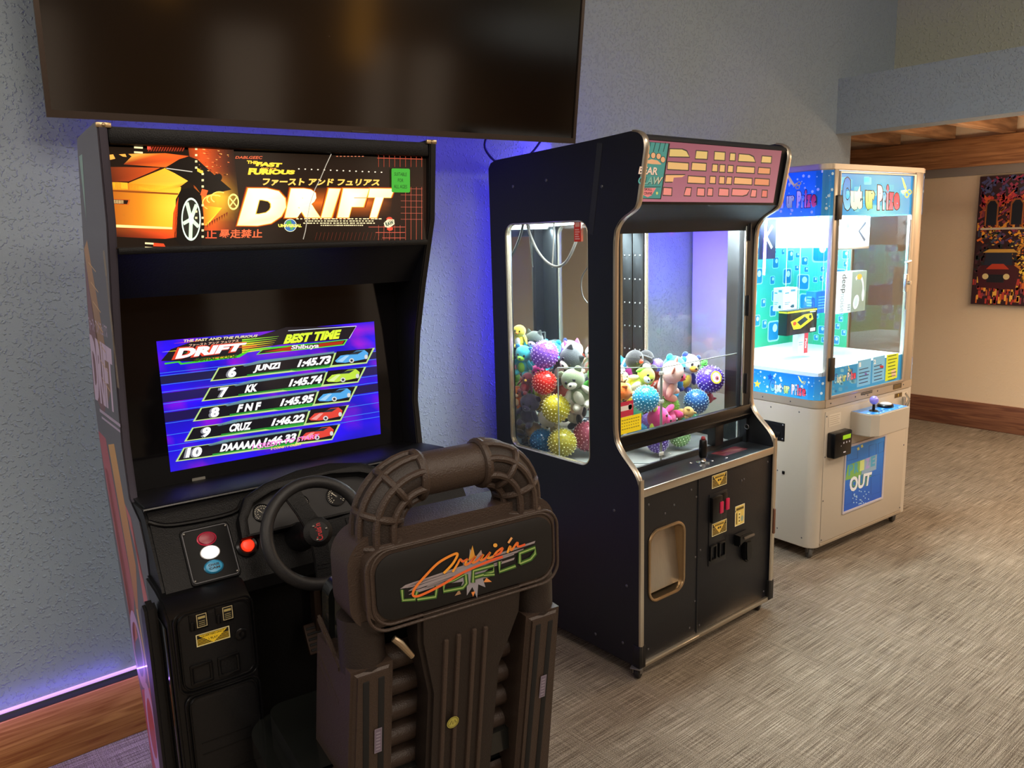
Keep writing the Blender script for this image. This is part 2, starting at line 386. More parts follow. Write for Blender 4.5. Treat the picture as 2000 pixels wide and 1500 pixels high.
b = MB().box(CX-.05, CX, -7, 3.85, 2.03, 2.245, .004); struct(b.build('trim_2', BEAMW))
b = MB().box(CX-.03, CX, -7, 3.85, 1.965, 2.03, .002); struct(b.build('trim_3', mat('grey_ledger_paint', '#8c8580', .6)))
b = MB().box(-6, 3.09, WY-.016, WY, 0, .2, .003); struct(b.build('baseboard_back', BASEW))
b = MB().box(CX-.016, CX, -7, 3.85, 0, .211, .003); struct(b.build('baseboard_right', BASED))
# the light channel along the top of the baseboard
t = thing('led_light_strip', 'glowing violet light strip running along the top of the oak baseboard', 'light strip', (0, WY, .2))
MB().box(-6, 3.0, -.012, -.0005, .001, .024, .002).build('channel', mat('grey_aluminium_channel', '#565a60', .4, .6), t)
MB().box(-6, 3.0, -.011, -.0005, .0242, .033, .002).build('diffuser', mat('violet_diffuser', '#d9b8ff', .4, emis=.95, ecol='#cf9cf5'), t)
for lx, ww, p in ((-3.6, 4.2, 1.0), (.75, 4.4, .7)):
    area('light_strip_glow', (lx, WY-.028, .245), (lx, WY+.10, .42), ww, .012, p, (.18, .12, 1))
area('light_strip_glow', (-3.2, WY-.03, .24), (-3.2, WY-.28, 0), 4.6, .012, 6.5, (.32, .16, 1))
# ---- television
TVY = -.1058; TT = .139
tv = thing('television', 'large black wall-mounted television tilted downwards above the racing machine', 'television', (-1.541, .745, 1.952), TVY)
Mt = RX(TT)
TW, TH = 1.80, 1.03
bez = mat('television_bezel', '#453a33', .35, .5); scr = mat('dark_television_screen', '#0c0906', .12, spec=1.0)
MB().box(.004, TW-.004, .012, .055, .004, TH-.004, .006, M=Mt).box(.3, TW-.3, .05, .085, .2, .8, .01, M=Mt).build('casing', mat('black_plastic_matte', '#141416', .5), tv)
MB().plate([(0, 0), (TW, 0), (TW, TH), (0, TH)], [[(.013, .020), (TW-.013, .020), (TW-.013, TH-.013), (.013, TH-.013)]], .016, M=Mt @ frame((0, .012, 0), (1, 0, 0), (0, 0, 1))).build('bezel', bez, tv)
MB().box(.012, TW-.012, .002, .01, .018, TH-.012, M=Mt).build('screen', scr, tv)
MB().box(.87, .93, -.007, .0, .0, .006, .001, M=Mt).build('sensor', bez, tv)
MB().box(.75, 1.05, .085, .16, .55, .85, .005, M=Mt).tube([Mt @ Vector((.9, .12, .7)), (.9, .20, .72)], .03).build('wall_bracket', mat('black_plastic_matte', '#141416', .5), tv)
o = MB().tube(smoothpath([(.02, .80, 2.02), (.04, .86, 1.96), (.12, .885, 1.905), (.21, .885, 1.90), (.30, .87, 1.95), (.34, .82, 2.03)], 6), .005, 8).build('power_cable', mat('black_plastic_matte', '#141416', .5), tv)
o.matrix_parent_inverse = (T(-1.541, .745, 1.952) @ RZ(TVY)).inverted()
# ---- painting on the far wall
pt = thing('canvas_painting', 'colourful unframed city street painting hanging on the tan wall', 'painting', (CX, .745, .987))
PW, PH = 1.0, .963
Mp = frame((-.036, 0, 0), (0, -1, 0), (0, 0, 1))
MB().box(-.035, 0, -PW, 0, 0, PH, .003).build('canvas', mat('grey_canvas_edge', '#6d6660', .8), pt)
a = Art(); rnd = random.Random(5)
a.rect(0, 0, PW, PH, '#3a2226').up()
def pcol(u, v):
    n = rnd.random()
    if v > .86: c = rnd.choice(['#4a4f80', '#7a3a62', '#56598a', '#a83a58'])
    elif v > .78: c = rnd.choice(['#d03a4a', '#e0503a', '#f06a3a', '#a83050'])
    elif v > .58: c = rnd.choice(['#b8543c', '#d0702f', '#8a3c48', '#f0a03c', '#9a3c5c'])
    elif v > .48: c = rnd.choice(['#5a4570', '#45506a', '#f07a2e', '#ffb03a'])
    elif v > .2: c = rnd.choice(['#f0b23a', '#ffd850', '#d08a35', '#9a8a3c']) if u > .3 else rnd.choice(['#3c2a2e', '#54303a', '#2d3436'])
    else: c = rnd.choice(['#c04038', '#e0702f', '#ffc050', '#7a4050', '#a04048'])
    return c
for k in range(3):
    for i in range(520):
        u, v = rnd.random(), rnd.random(); x, y = u*PW, v*PH; an = rnd.choice([.5, .8, 2.3, pi/2]) if v > .25 else pi/2
        l, ww = rnd.uniform(.02, .06), rnd.uniform(.009, .022); dx, dy = cos(an)*l/2, sin(an)*l/2; nx, ny = -sin(an)*ww/2, cos(an)*ww/2
        q = [(x-dx-nx, y-dy-ny), (x+dx-nx, y+dy-ny), (x+dx+nx, y+dy+ny), (x-dx+nx, y-dy+ny)]
        if all(0 < p[0] < PW and 0 < p[1] < PH for p in q): a.poly(q, pcol(u, v))
    a.up()
for x in (.10, .27, .46, .66, .85):
    a.poly([(x-.045, .60), (x+.045, .60), (x+.045, .76), (x+.02, .79), (x-.02, .79), (x-.045, .76)], '#a8622f')
a.up()
for x in (.10, .27, .46, .66, .85):
    a.poly([(x-.035, .60), (x+.035, .60), (x+.035, .75), (x+.015, .78), (x-.015, .78), (x-.035, .75)], '#23262f')
a.rect(.03, .565, .97, .58, '#cdbfa8'); a.up()
for i in range(240):
    cx, cy, rr = rnd.choice([(.12, .53, .05), (.38, .50, .06), (.36, .78, .05), (.6, .52, .06), (.30, .40, .09), (.62, .32, .1)])
    x, y = rnd.gauss(cx, rr*.6), rnd.gauss(cy, rr*.6)
    if .02 < x < PW-.02 and .02 < y < PH-.02: a.oval(x, y, rnd.uniform(.004, .011), rnd.uniform(.003, .008), rnd.choice(['#e0a23a', '#e7c25a', '#d4702d', '#2f4a33', '#c9a04a']), 7)
a.up()
# a dark red old motor car on the wet street
a.poly([(.05, .13), (.30, .12), (.32, .27), (.28, .30), (.06, .30), (.03, .25)], '#4d2229').poly([(.07, .30), (.27, .30), (.26, .40), (.09, .40)], '#2e3140').up()
a.poly([(.06, .395), (.30, .395), (.27, .42), (.10, .42)], '#d9a84e').poly([(.09, .27), (.25, .27), (.21, .31), (.13, .31)], '#c4452f').rect(.10, .17, .22, .23, '#26262c').up()
for x in (.09, .235): a.oval(x, .215, .022, .022, '#e4cf95')
a.build('painted_picture', artmat('oil_paint_ink', rough=.35), pt, Mp)
# ================================================================== racing arcade machine
BLK = mat('black_laminate', '#0e0e10', .42, bump=.12, scale=220)
BLKG = mat('black_gloss_plastic', '#09090b', .28, spec=.4)
BLKM = mat('black_moulded_plastic', '#08080a', .42, spec=.25, bump=.25, scale=420)
RUB = mat('black_rubber', '#19181a', .5, bump=.15, scale=300)
CHR = mat('chrome', '#d8d8d8', .18, 1)
STEEL = mat('steel_screw', '#8e8a84', .35, .9)
GOLD = mat('brass_trim', '#b8a07a', .3, .85)
WHT = mat('white_plastic', '#dcdcdc', .4)
m1 = thing('racing_arcade_machine', 'tall black racing arcade machine with orange sports car marquee and steering wheel', 'arcade machine', (-1.602, -.017, 0), -.07)
prof = [(.02, .02), (.0, .60), (-.012, .84), (-.008, .96), (.03, 1.02), (.125, 1.045), (.138, 1.164), (.105, 1.353), (.065, 1.478), (.022, 1.593), (.002, 1.647), (-.02, 1.83), (-.014, 1.838), (.0, 1.841), (.225, 1.838), (.24, 1.832), (.39, 1.47), (.47, 1.22), (.465, 1.0), (.38, .7), (.275, .43), (.235, .02)]
SIDE = mat('side_panel_vinyl', '#3d3a46', .35, coat=.2)
sp_l = MB().prism(prof, 0, .018, 'X', .003).build('side_panel', SIDE, m1)
sp_r = MB().prism(prof, .736, .754, 'X', .003).build('side_panel', BLK, m1)
a = Art()           # coordinates: u = -y , v = z
def pz(pts, c): a.poly([(-y, z) for y, z in pts], c)
pz([(y, z) for y, z in prof], '#55505e'); a.up()
pz([(.385, 1.46), (.34, 1.58), (.26, 1.26), (.34, 1.20), (.46, 1.24)], '#7a4252')
pz([(.33, 1.60), (.27, 1.62), (.17, 1.30), (.26, 1.24), (.31, 1.34)], lambda y, z: lerp('#7a5340', '#c08a55', (z-1.24)*2.6))
pz([(.47, 1.14), (.44, 1.0), (.30, .60), (.22, .78), (.36, 1.14)], '#b84458')
pz([(.33, 1.13), (.24, 1.15), (.14, .88), (.20, .70), (.24, .86)], lambda y, z: lerp('#b5622f', '#e0a650', (z-.7)*2.2))
pz([(.43, 1.05), (.38, 1.05), (.24, .66), (.30, .62)], lambda y, z: lerp('#c9503a', '#e8b060', (z-.6)*2.2))
pz([(.20, 1.02), (.13, 1.0), (.05, .62), (.04, .84)], '#c85a60')
pz([(.28, .5), (.05, .62), (.05, .1), (.23, .06)], '#c04054'); pz([(.24, .4), (.16, .46), (.10, .08), (.15, .05)], '#e85a6a'); a.up()
pz([(.235, 1.80), (.19, 1.80), (.245, 1.66)], '#8fb5ad'); 
a.text('DRIFT', [(-.415, 1.395), (-.12, 1.385), (-.16, 1.235), (-.45, 1.225)], '#d9bfe0', .05)
a.text('ファースト アンド フュリアス', [(-.40, 1.44), (-.14, 1.435), (-.15, 1.405), (-.41, 1.405)], '#cdb6d6', .02)
a.line([(-.40, 1.205), (-.12, 1.215)], .008, '#bda9c9').line([(-.38, 1.19), (-.13, 1.20)], .006, '#bda9c9')
for i in range(7): a.line([(-.30+i*.002, 1.30+i*.045), (-.20, 1.28+i*.045)], .003, '#e3b67c')
a.ring(-.26, .62, .075, .10, .022, '#cf9fe0').ring(-.19, .44, .06, .12, .02, '#cf9fe0'); a.line([(-.20, .75), (-.12, .5), (-.10, .3)], .02, '#e0b060')
a.text('THE FAST AND THE FURIOUS', [(-.075, 1.60), (-.055, 1.60), (-.075, 1.30), (-.10, 1.30)], '#b9a07c', .02)
a.build('side_artwork', artmat('printed_vinyl', rough=.35, coat=.25), sp_l, frame((-.0006, 0, 0), (0, -1, 0), (0, 0, 1)))
body = [(.03, 1.83), (.225, 1.83), (.38, 1.45), (.455, 1.2), (.45, 1.0), (.37, .7), (.262, .43), (.22, .03), (.20, .03), (.20, 1.0), (.225, 1.02), (.225, 1.51), (.06, 1.585), (.06, 1.80), (.03, 1.80)]
MB().prism(body, .018, .736, 'X').build('cabinet', BLK, m1)
mf = MB().box(.018, .736, -.016, .05, 1.800, 1.834, .006).box(.018, .736, .012, .05, 1.586, 1.600, .003)
mf.build('marquee_frame', BLKM, m1)
for x in (.012, .742): MB().box(x-.014, x+.014, -.020, -.012, 1.830, 1.840, .002).ball((x, -.020, 1.835), .004).build('corner_bracket', GOLD, m1)
# backlit marquee picture, authored in the pixel frame of the printed panel
f = homog([(205.4, 286.1), (833.7, 309.9), (833.3, 469.1), (225.2, 486.7)], [(0, .2), (.724, .2), (.724, 0), (0, 0)])
a = Art(f)
A = lambda x, y: (190+x/5.882, 270+y/5.882)
B = lambda x, y: (510+x/5.882, 270+y/5.882)
def ap(pts, col, g=A): a.poly([g(*p) for p in pts], (col if not callable(col) else [col(*p) for p in pts]))
def gridq(q, nu, nv, col, g=A): a.grid([g(*p) for p in q], nu, nv, col)
a.grid([(205.4, 286.1), (833.7, 309.9), (833.3, 469.1), (225.2, 486.7)], 14, 5, lambda u, v: lerp('#130b06', '#2c150b', (1-abs(v-.5)*2)*.8*(.4+.6*u))); a.up()
# glow cloud behind the car and the lettering
gridq([(1040, 90), (1560, 90), (1660, 1060), (1180, 1060)], 8, 10, lambda u, v: lerp(lerp('#200d06', '#e2531c', 1-abs(u-.3)*1.5), '#ffcf30', max(0, 1-abs(v-.62)*3)*(1-abs(u-.55)*1.6)))
gridq([(330, 560), (1520, 580), (1480, 900), (300, 920)], 12, 6, lambda u, v: lerp('#1b0d06', '#d9661c', (1-abs(v-.5)*1.7)*(1-max(0, u-.75)*3.5)), B); a.up()
# bodywork
def carcol(x, y): return lerp(lerp('#7a3a18', '#ff9a1a', (x-100)/620), '#ffd23a', max(0, (x-640)/330)*(1-abs(y-760)/420))
gridq([(130, 500), (960, 560), (905, 1050), (180, 1020)], 12, 8, lambda u, v: lerp(lerp('#b05a16', '#ffa21c', min(1, u*1.3)), '#ffe04a', max(0, u-.45)*1.5*(1-abs(v-.45))))
ap([(105, 330), (740, 330), (360, 510), (125, 500)], [(.35, .14, .06), (.85, .32, .1), (.62, .22, .08), (.28, .1, .05)])
ap([(360, 510), (780, 340), (1040, 490), (930, 570), (640, 600), (370, 590)], ['#e88a1c', '#ffb52c', '#ffc23a', '#ef7a1a', '#ffc02a', '#f59a1c'])
ap([(140, 505), (345, 505), (350, 590), (140, 590)], '#ffb52a')
ap([(300, 300), (420, 180), (780, 172), (1050, 205), (940, 245), (780, 335)], ['#8a2c10', '#ffb040', '#f0601c', '#e0501a', '#e8551a', '#f06a20'])
ap([(180, 990), (870, 1020), (890, 1140), (780, 1155), (600, 1150), (190, 1130)], ['#8a4014', '#d9641a', '#e8471a', '#e0421a', '#8a2a10', '#301208']); a.up()
ap([(180, 990), (860, 1022), (860, 1045), (182, 1022)], '#ffe08a')
ap([(140, 590), (930, 632), (925, 650), (142, 612)], '#8a4210'); ap([(300, 322), (790, 332), (770, 345), (360, 512), (120, 500), (360, 496), (730, 340), (300, 330)], '#2a0f06')
ap([(145, 690), (375, 705), (355, 765), (155, 760)], '#c0551a')
ap([(785, 335), (940, 240), (1050, 208), (1150, 245), (1330, 410), (1540, 590), (1230, 660), (1200, 660), (1130, 560), (1030, 470), (780, 350)], '#0f0b08')
ap([(90, 195), (180, 185), (205, 235), (90, 260)], '#f5a545'); ap([(245, 185), (320, 180), (335, 215), (290, 210)], '#f5a545'); ap([(355, 180), (560, 176), (400, 215)], '#f0a040'); a.up()
ap([(160, 700), (355, 712), (340, 757), (165, 752)], '#1d0d06'); ap([(175, 705), (300, 712), (300, 752), (178, 748)], '#c9a26a')
ap([(1145, 340), (1215, 375), (1210, 415), (1145, 380)], '#e8c23a'); ap([(790, 340), (1090, 380), (1090, 390), (790, 350)], '#c9c0b0')
ap([(880, 1150), (900, 700), (960, 590), (1100, 560), (1190, 640), (1230, 1010), (1190, 1240), (950, 1230)], '#0a0807')
ap([(905, 1140), (930, 670), (870, 860), (860, 1050), (880, 1140)], '#e8501a')
a.oval(*A(1385, 450), 8, 8, '#0c0a08'); a.up()
wx, wy = A(1075, 930); a.oval(wx, wy, 19, 42, '#dff0d8', 32).up(); a.oval(wx, wy, 16.5, 38, '#23241c', 32).up()
for k in range(5):
    t = k*2*pi/5+.4; a.line([(wx, wy), (wx+16*cos(t), wy+38*sin(t))], 7, '#cfe6c4')
a.up(); a.oval(wx, wy, 5, 11, '#eaf5dc')
# flame crest and burst
for k, (x, y, r_) in enumerate([(1330, 700, 60), (1400, 680, 80), (1340, 740, 110)]):
    q = [A(x+r_*cos(t)*1.2, y+r_*.8*sin(t)) for t in [2.2+i*.22 for i in range(15)]]; a.line(q, 2.2, '#f2d860')
wx, wy = A(1560, 730); a.ring(wx, wy, 11, 16, 2.5, '#f4e27a'); a.line([(wx-9, wy-10), (wx+8, wy+11)], 2.5, '#f4e27a').line([(wx+8, wy-11), (wx-8, wy+10)], 2.5, '#f4e27a')
ap([(1200, 580), (1270, 600), (1240, 680), (1180, 650)], '#f0602a'); ap([(1220, 770), (1430, 800), (1260, 1000), (1220, 1000)], ['#f0801c', '#ffdc2c', '#ffe040', '#f0701c'])
for i in range(9): ap([(1250+i*28, 985-i*16), (1272+i*28, 975-i*16), (1262+i*28, 1030-i*16)], '#7a2a10')
rnd = random.Random(3)
for i in range(46):
    x, y = rnd.uniform(1150, 1500), rnd.uniform(110, 420); s_ = rnd.uniform(6, 34); ap([(x, y), (x+s_, y+2), (x+s_, y+6+s_*.2), (x, y+6)], rnd.choice(['#ff7a3a', '#1d0d06', '#ffb05a', '#a83a18']))
a.text('暴走禁止', [A(1400, 1045), A(1895, 1045), A(1890, 1145), A(1395, 1150)], '#f0663a', .02)
a.text('止', [A(1240, 1045), A(1370, 1045), A(1370, 1150), A(1240, 1150)], '#d9502f', .02)
for x in (1120, 1195): 
    for i in range(16): 
        y = 110+i*72
        if rnd.random() < .5: ap([(x, y), (x+26, y), (x+26, y+24), (x, y+24)], '#f4e0a0')
for (x, y) in ((420, 95), (420, 150), (545, 1195), (545, 1245)): ap([(x, y), (x+100, y+6), (x+100, y+26), (x, y+20)], '#f2d9a0')
for i in range(14): ap([(600+i*30, 95), (620+i*30, 95), (590+i*30, 150), (575+i*30, 150)], '#8a2c18')
ap([(570, 80), (615, 82), (615, 130), (570, 130)], '#d94a35'); ap([(640, 1200), (760, 1210), (780, 1245), (640, 1240)], '#d9431f')
# technical grid at the right
for i in range(9): a.line([B(1345+i*62, 200), B(1345+i*62, 330)], .7, '#a8402a').line([B(1345+i*62, 1000 if i < 5 else 560), B(1345+i*62, 1170)], .7, '#b8503a')
for i in range(6): a.line([B(1600, 580+i*70), B(1850, 582+i*70)], .6, '#b85a48')
for i in range(3): a.line([B(1230+i*80, 1020+i*62), B(1650, 1020+i*62)], .8, '#d9604a')
a.line([B(1330, 228), B(1850, 240)], .9, '#c94a30')
for i in range(14): a.oval(*B(430+i*73, 352+i*3), 1.7, 1.3, '#f7e6c8', 6)
for i in range(8): a.oval(*B(870+i*42, 208), 2.6, .8, '#e0805a', 4)
for i in range(20): a.line([B(640+i*45, 1080), B(615+i*45, 1170)], .5, '#6a2a1c')
a.up()
# lettering
hot = lambda u, v: lerp('#ffb01c', '#fff6c0', v*.6+.4)
a.text('THE', [A(1715, 255), A(1840, 262), A(1832, 298), A(1715, 292)], '#ffce3c', .05); a.up()
LQ_ = [('D', [A(1730, 575), A(2205, 580), A(2120, 1005), A(1605, 1000)])]
for ch, x0, x1 in (('R', 300, 775), ('I', 715, 905), ('F', 900, 1235), ('T', 1205, 1525)):
    LQ_.append((ch, [B(x0+(40 if ch != 'I' else 60), 578), B(x1, 582), B(x1-75-(30 if ch not in 'TR' else 60 if ch == 'T' else 25), 910), B(x0-30, 910)]))
for e, c in ((4.5, '#7a2408'), (2.6, '#e06a18'), (1.2, '#ffc040')):
    for ch, q in LQ_: a.text(ch, [(q[0][0]-e, q[0][1]-e*.7), (q[1][0]+e, q[1][1]-e*.7), (q[2][0]+e, q[2][1]+e*.7), (q[3][0]-e, q[3][1]+e*.7)], c, .10)
    a.up()
for ch, q in LQ_: a.text(ch, q, lambda u, v: lerp('#fffbe6', '#ffe878', max(0, abs(u-.4)-.2)+.3*(1-v)), .085)
a.text('FAST', [A(1830, 270), B(240, 285), B(225, 335), A(1815, 320)], '#ffd03a', .07); a.text('FURIOUS', [A(1740, 340), B(390, 368), B(375, 415), A(1725, 420)], '#ffd03a', .07)
a.text('AND THE', [B(-10, 335), B(170, 342), B(170, 358), B(-10, 352)], '#ffb040', .03)
a.text('ファースト アンド フュリアス', [B(20, 455), B(1370, 470), B(1350, 550), B(5, 545)], '#ffc55a', .045)
a.text('DABLGEEC', [A(1590, 205), A(1895, 205), A(1885, 240), A(1580, 235)], '#d9603a', .02)
for i, (x0, x1) in enumerate(((400, 1390), (500, 1300), (480, 1320), (680, 1170))):
    n = 22
    for k in range(n):
        u0 = x0+(x1-x0)*k/n; a.line([B(u0, 925+i*25), B(u0+(x1-x0)/n*rnd.uniform(.5, .9), 925+i*25)], 2.1, '#e8d3a0')
gx, gy = B(330, 1000); a.oval(gx, gy, 12.5, 12.5, '#e8ecc0', 26).up(); a.oval(gx, gy, 11.5, 11.5, '#3a6aa0', 26).up()
a.poly([(gx-7, gy-8), (gx+1, gy-10), (gx+3, gy-3), (gx-3, gy+1), (gx-9, gy-2)], '#5aa04a').poly([(gx, gy+2), (gx+7, gy+1), (gx+5, gy+8), (gx, gy+9)], '#5aa04a').up()
a.text('UNIVERSAL', [B(190, 985), B(465, 985), B(460, 1022), B(195, 1022)], '#f2e05a', .05)
gx, gy = B(1468, 980); a.poly([(gx-11, gy-1), (gx-3, gy-9), (gx+9, gy-8), (gx+10, gy+1), (gx-1, gy+9), (gx-9, gy+6)], '#f0dcb0').oval(gx, gy-9, 6, 4, '#d9452f', 12).oval(gx+1, gy+10, 6, 4, '#d9452f', 12).up()
a.text('RAW', [(gx-9, gy-2), (gx+7, gy-7), (gx+9, gy+1), (gx-6, gy+6)], '#2a4a3a', .05)
a.line([B(*p) for p in ((800, 182), (740, 310), (680, 455), (615, 580), (552, 765), (527, 910), (503, 1065), (478, 1160))], 1.3, '#b5aa98')
mq = a.build('marquee', artmat('backlit_marquee_print', emis=1.5, rough=.12, coat=0, base=0), m1, frame((.0145, .0225, 1.598), (1, 0, 0), (0, -.1, 1)))
st = Art(homog([(752, 319), (797, 320), (794, 367), (751, 366)], [(0, .055), (.05, .055), (.05, 0), (0, 0)]))
st.poly([(752, 321), (754, 319), (795, 319.5), (797, 322), (794.5, 366), (792, 368), (753, 367), (751, 365)], '#3fae3a').up()
for i, (t_, x0, x1) in enumerate((('SUITABLE', 759, 789), ('FOR', 767, 780), ('ALL AGES', 757, 788))): st.text(t_, [(x0, 327+i*12.5), (x1, 328+i*12.5), (x1-.6, 335+i*12.5), (x0-.6, 334+i*12.5)], '#123018')
st.build('age_sticker', artmat('backlit_sticker', emis=.45, rough=.4), mq, frame((.022+.615, .0195-.0145, 1.598+.118), (1, 0, 0), (0, -.1, 1)))
MB().prism([(.012, 1.594), (.03, 1.596), (.235, 1.505), (.228, 1.49), (.115, 1.492), (.03, 1.585)], .018, .736, 'X').build('speaker_panel', BLK, m1)
MB().box(.018, .736, .206, .228, 1.015, 1.505).build('monitor_glass', mat('smoked_monitor_glass', '#0c0b0d', .08, spec=.45), m1)
# ---- the screen
a = Art(homog([(304.9, 666.7), (730.2, 627.8), (743.3, 847.6), (332.9, 921.8)], [(0, .316), (.557, .316), (.557, 0), (0, 0)]))
S = lambda x, y: (290+x/4.1667, 610+y/4.1667)
def sp_(pts, col): a.poly([S(*p) for p in pts], col)
rnd = random.Random(11)
def skycol(u, v):
    n = noise.noise(Vector((u*4+v*2, v*6, 3.1))); n2 = noise.noise(Vector((u*7, v*9-u*3, 8.2)))
    c = lerp('#1a10b8', '#2a08ff', .5+n); return lerp(c, '#b010d8', max(0, n2*1.9-.1))
a.grid([(304.9, 666.7), (730.2, 627.8), (743.3, 847.6), (332.9, 921.8)], 26, 16, skycol); a.up()
LQ = lambda u, v: tuple((304.9*(1-u)+730.2*u)*(1-v)*(k == 0)+(332.9*(1-u)+743.3*u)*v*(k == 0)+((666.7*(1-u)+627.8*u)*(1-v)+(921.8*(1-u)+847.6*u)*v)*(k == 1) for k in (0, 1))
for v in (.245, .265, .335, .39, .48, .54, .63, .72, .80, .845): a.line([LQ(0, v), LQ(1, v)], 1.0, '#3f86ff')
for v0, v1, c in ((.27, .33, '#1c1a4a'), (.40, .47, '#20145c'), (.55, .62, '#1c1050')): a.poly([LQ(0, v0), LQ(1, v0), LQ(1, v1), LQ(0, v1)], c)
a.up()
# title cluster
sp_([(100, 395), (180, 300), (420, 215), (900, 190), (1120, 120), (1690, 112), (1630, 215), (1080, 262), (830, 300), (760, 345), (400, 400)], '#15121c')
a.up()
for i in range(12):
    x0, y0 = rnd.uniform(90, 700), rnd.uniform(200, 420); L_ = rnd.uniform(200, 500); a.line([S(x0, y0), S(x0+L_, y0-L_*.105)], [.2, 1.8], rnd.choice(['#e8e02a', '#7ad92a', '#f0b02a', '#e0502a']))
for i in range(7):
    a.line([S(760, 225+i*17), S(1060-i*12, 195+i*17)], [3.0, .3], rnd.choice(['#e8e02a', '#8fd92a', '#f0a02a']))
sp_([(130, 412), (250, 396), (270, 412), (720, 352), (820, 300), (1600, 225), (1605, 235), (830, 312), (740, 366), (260, 426), (240, 408), (130, 424)], '#3fd02a')
sp_([(875, 345), (925, 300), (1620, 218), (1590, 268)], '#6fe03a'); a.line([S(1135, 150), S(1690, 112), S(1632, 212)], 1.2, '#e8f0ff'); a.up()
sp_([(890, 338), (930, 306), (1605, 226), (1582, 260)], '#1a1018'); a.up()
sp_([(940, 322), (1160, 275), (1160, 312)], '#b82c14'); sp_([(1385, 255), (1590, 232), (1575, 258), (1385, 280)], '#b82c14')
a.text('DRIFT', [S(235, 285), S(800, 240), S(755, 318), S(185, 388)], '#e8452a', .10); a.up()
a.text('DRIFT', [S(250, 293), S(800, 246), S(755, 310), S(215, 380)], '#ffffff', .06)
a.text('ファースト アンド フュリアス', [S(330, 258), S(735, 220), S(730, 242), S(325, 282)], '#f0c0a0', .03)
a.text('THE FAST AND THE FURIOUS', [S(285, 222), S(890, 180), S(880, 200), S(280, 245)], '#f4e6b0', .03)
a.text('INITIAL CODE', [S(385, 375), S(720, 342), S(715, 372), S(380, 402)], '#2a5a10', .04)
a.text('BEST TIME', [S(1125, 180), S(1570, 138), S(1545, 215), S(1095, 258)], lambda u, v: lerp('#f0ff3a', '#d8f03a', v), .06)
a.text('Shibuya', [S(1165, 268), S(1392, 250), S(1380, 298), S(1155, 312)], '#f4e8e8', .04); a.up()
rows = [('6', 'JUNZI', '1:45.73', '#3a9fe8', 0), ('7', 'KK', '1:45.74', '#b8e02a', 1), ('8', 'F N F', '1:45.95', '#3a9fe8', 2), ('9', 'CRUZ', '1:46.22', '#e02a1c', 3), ('10', 'DAAAAAA', '1:46.33', '#e02a1c', 4)]
NX = [(845, 1070), (778, 888), (712, 912), (645, 835), (575, 925)]
for n_, nm, tm, cc, i in rows:
    dx, dy = -71*i, 160*i
    P_ = lambda x, y: S(x+dx, y+dy+ (x-1000)*(-.006*i))
    a.poly([P_(565, 450), P_(1840, 288), P_(1775, 415), P_(500, 562)], '#bfe08a').up()
    a.poly([P_(575, 455), P_(1510, 330), P_(1478, 432), P_(520, 552)], '#131019'); a.poly([P_(1530, 318), P_(1822, 292), P_(1768, 405), P_(1490, 430)], '#0c0a12')
    a.poly([P_(800, 505), P_(1480, 420), P_(1470, 445), P_(1200, 478), P_(1150, 470), P_(800, 520)], '#2fa83a')
    a.poly([P_(900, 392), P_(1510, 318), P_(1508, 335), P_(930, 412), P_(780, 440), P_(760, 430)], '#6a8f9a'); a.up()
    q = [P_(652 if len(n_) < 2 else 600, 450), P_(722, 442), P_(708, 525), P_(640 if len(n_) < 2 else 580, 532)]
    a.text(n_, [(x-4, y+1) for x, y in q], '#8a8a94', .05); 
    x0, x1 = NX[i]; a.text(nm, [S(x0+22, 430+dy+(x0-845+71*i)*-.11), S(x1+4, 405+dy-(x1-1070+71*i)*.11), S(x1-10, 470+dy-(x1-1070+71*i)*.11), S(x0, 495+dy-(x0-845+71*i)*.11)], '#ffffff', .055)
    a.text(tm, [P_(1232, 385), P_(1490, 348), P_(1470, 420), P_(1205, 448)], '#ffffff', .055); a.up(); a.text(n_, q, '#ffffff', .055)
    def cp(pts, c): a.poly([P_(*p) for p in pts], c)
    cp([(1515, 395), (1560, 352), (1640, 340), (1690, 312), (1755, 306), (1785, 330), (1780, 375), (1700, 392), (1600, 410), (1530, 408)], lambda x, y: lerp(cc, '#ffffff', .12)); a.up()
    cp([(1620, 345), (1690, 316), (1745, 312), (1700, 340)], '#26303c'); cp([(1530, 398), (1600, 352), (1632, 350), (1575, 404)], lerp(cc, '#ffffff', .55)); a.oval(*P_(1650, 392), 5, 4.6, '#d8d8d8', 12).oval(*P_(1768, 362), 3.4, 4.4, '#d8d8d8', 12).up()
    a.oval(*P_(1650, 392), 2.6, 2.4, '#33333a', 10)
a.up()
a.text('1 CREDIT TO START', [S(845, 1072), S(1385, 985), S(1375, 1020), S(835, 1118)], '#ff8ae0', .03)
a.text('2 COINS : 1 CREDIT', [S(992, 1098), S(1245, 1060), S(1240, 1078), S(988, 1118)], '#ffe84a', .03)
a.build('screen', artmat('video_screen', emis=1.05, rough=.12, coat=0, base=0), m1, frame((.1085, .2045, 1.068), (1, 0, 0), (0, .0, 1)))
MB().box(.155, .187, .2035, .206, 1.020, 1.042, .002).build('serial_sticker', mat('grey_sticker', '#6a6862', .5), m1)
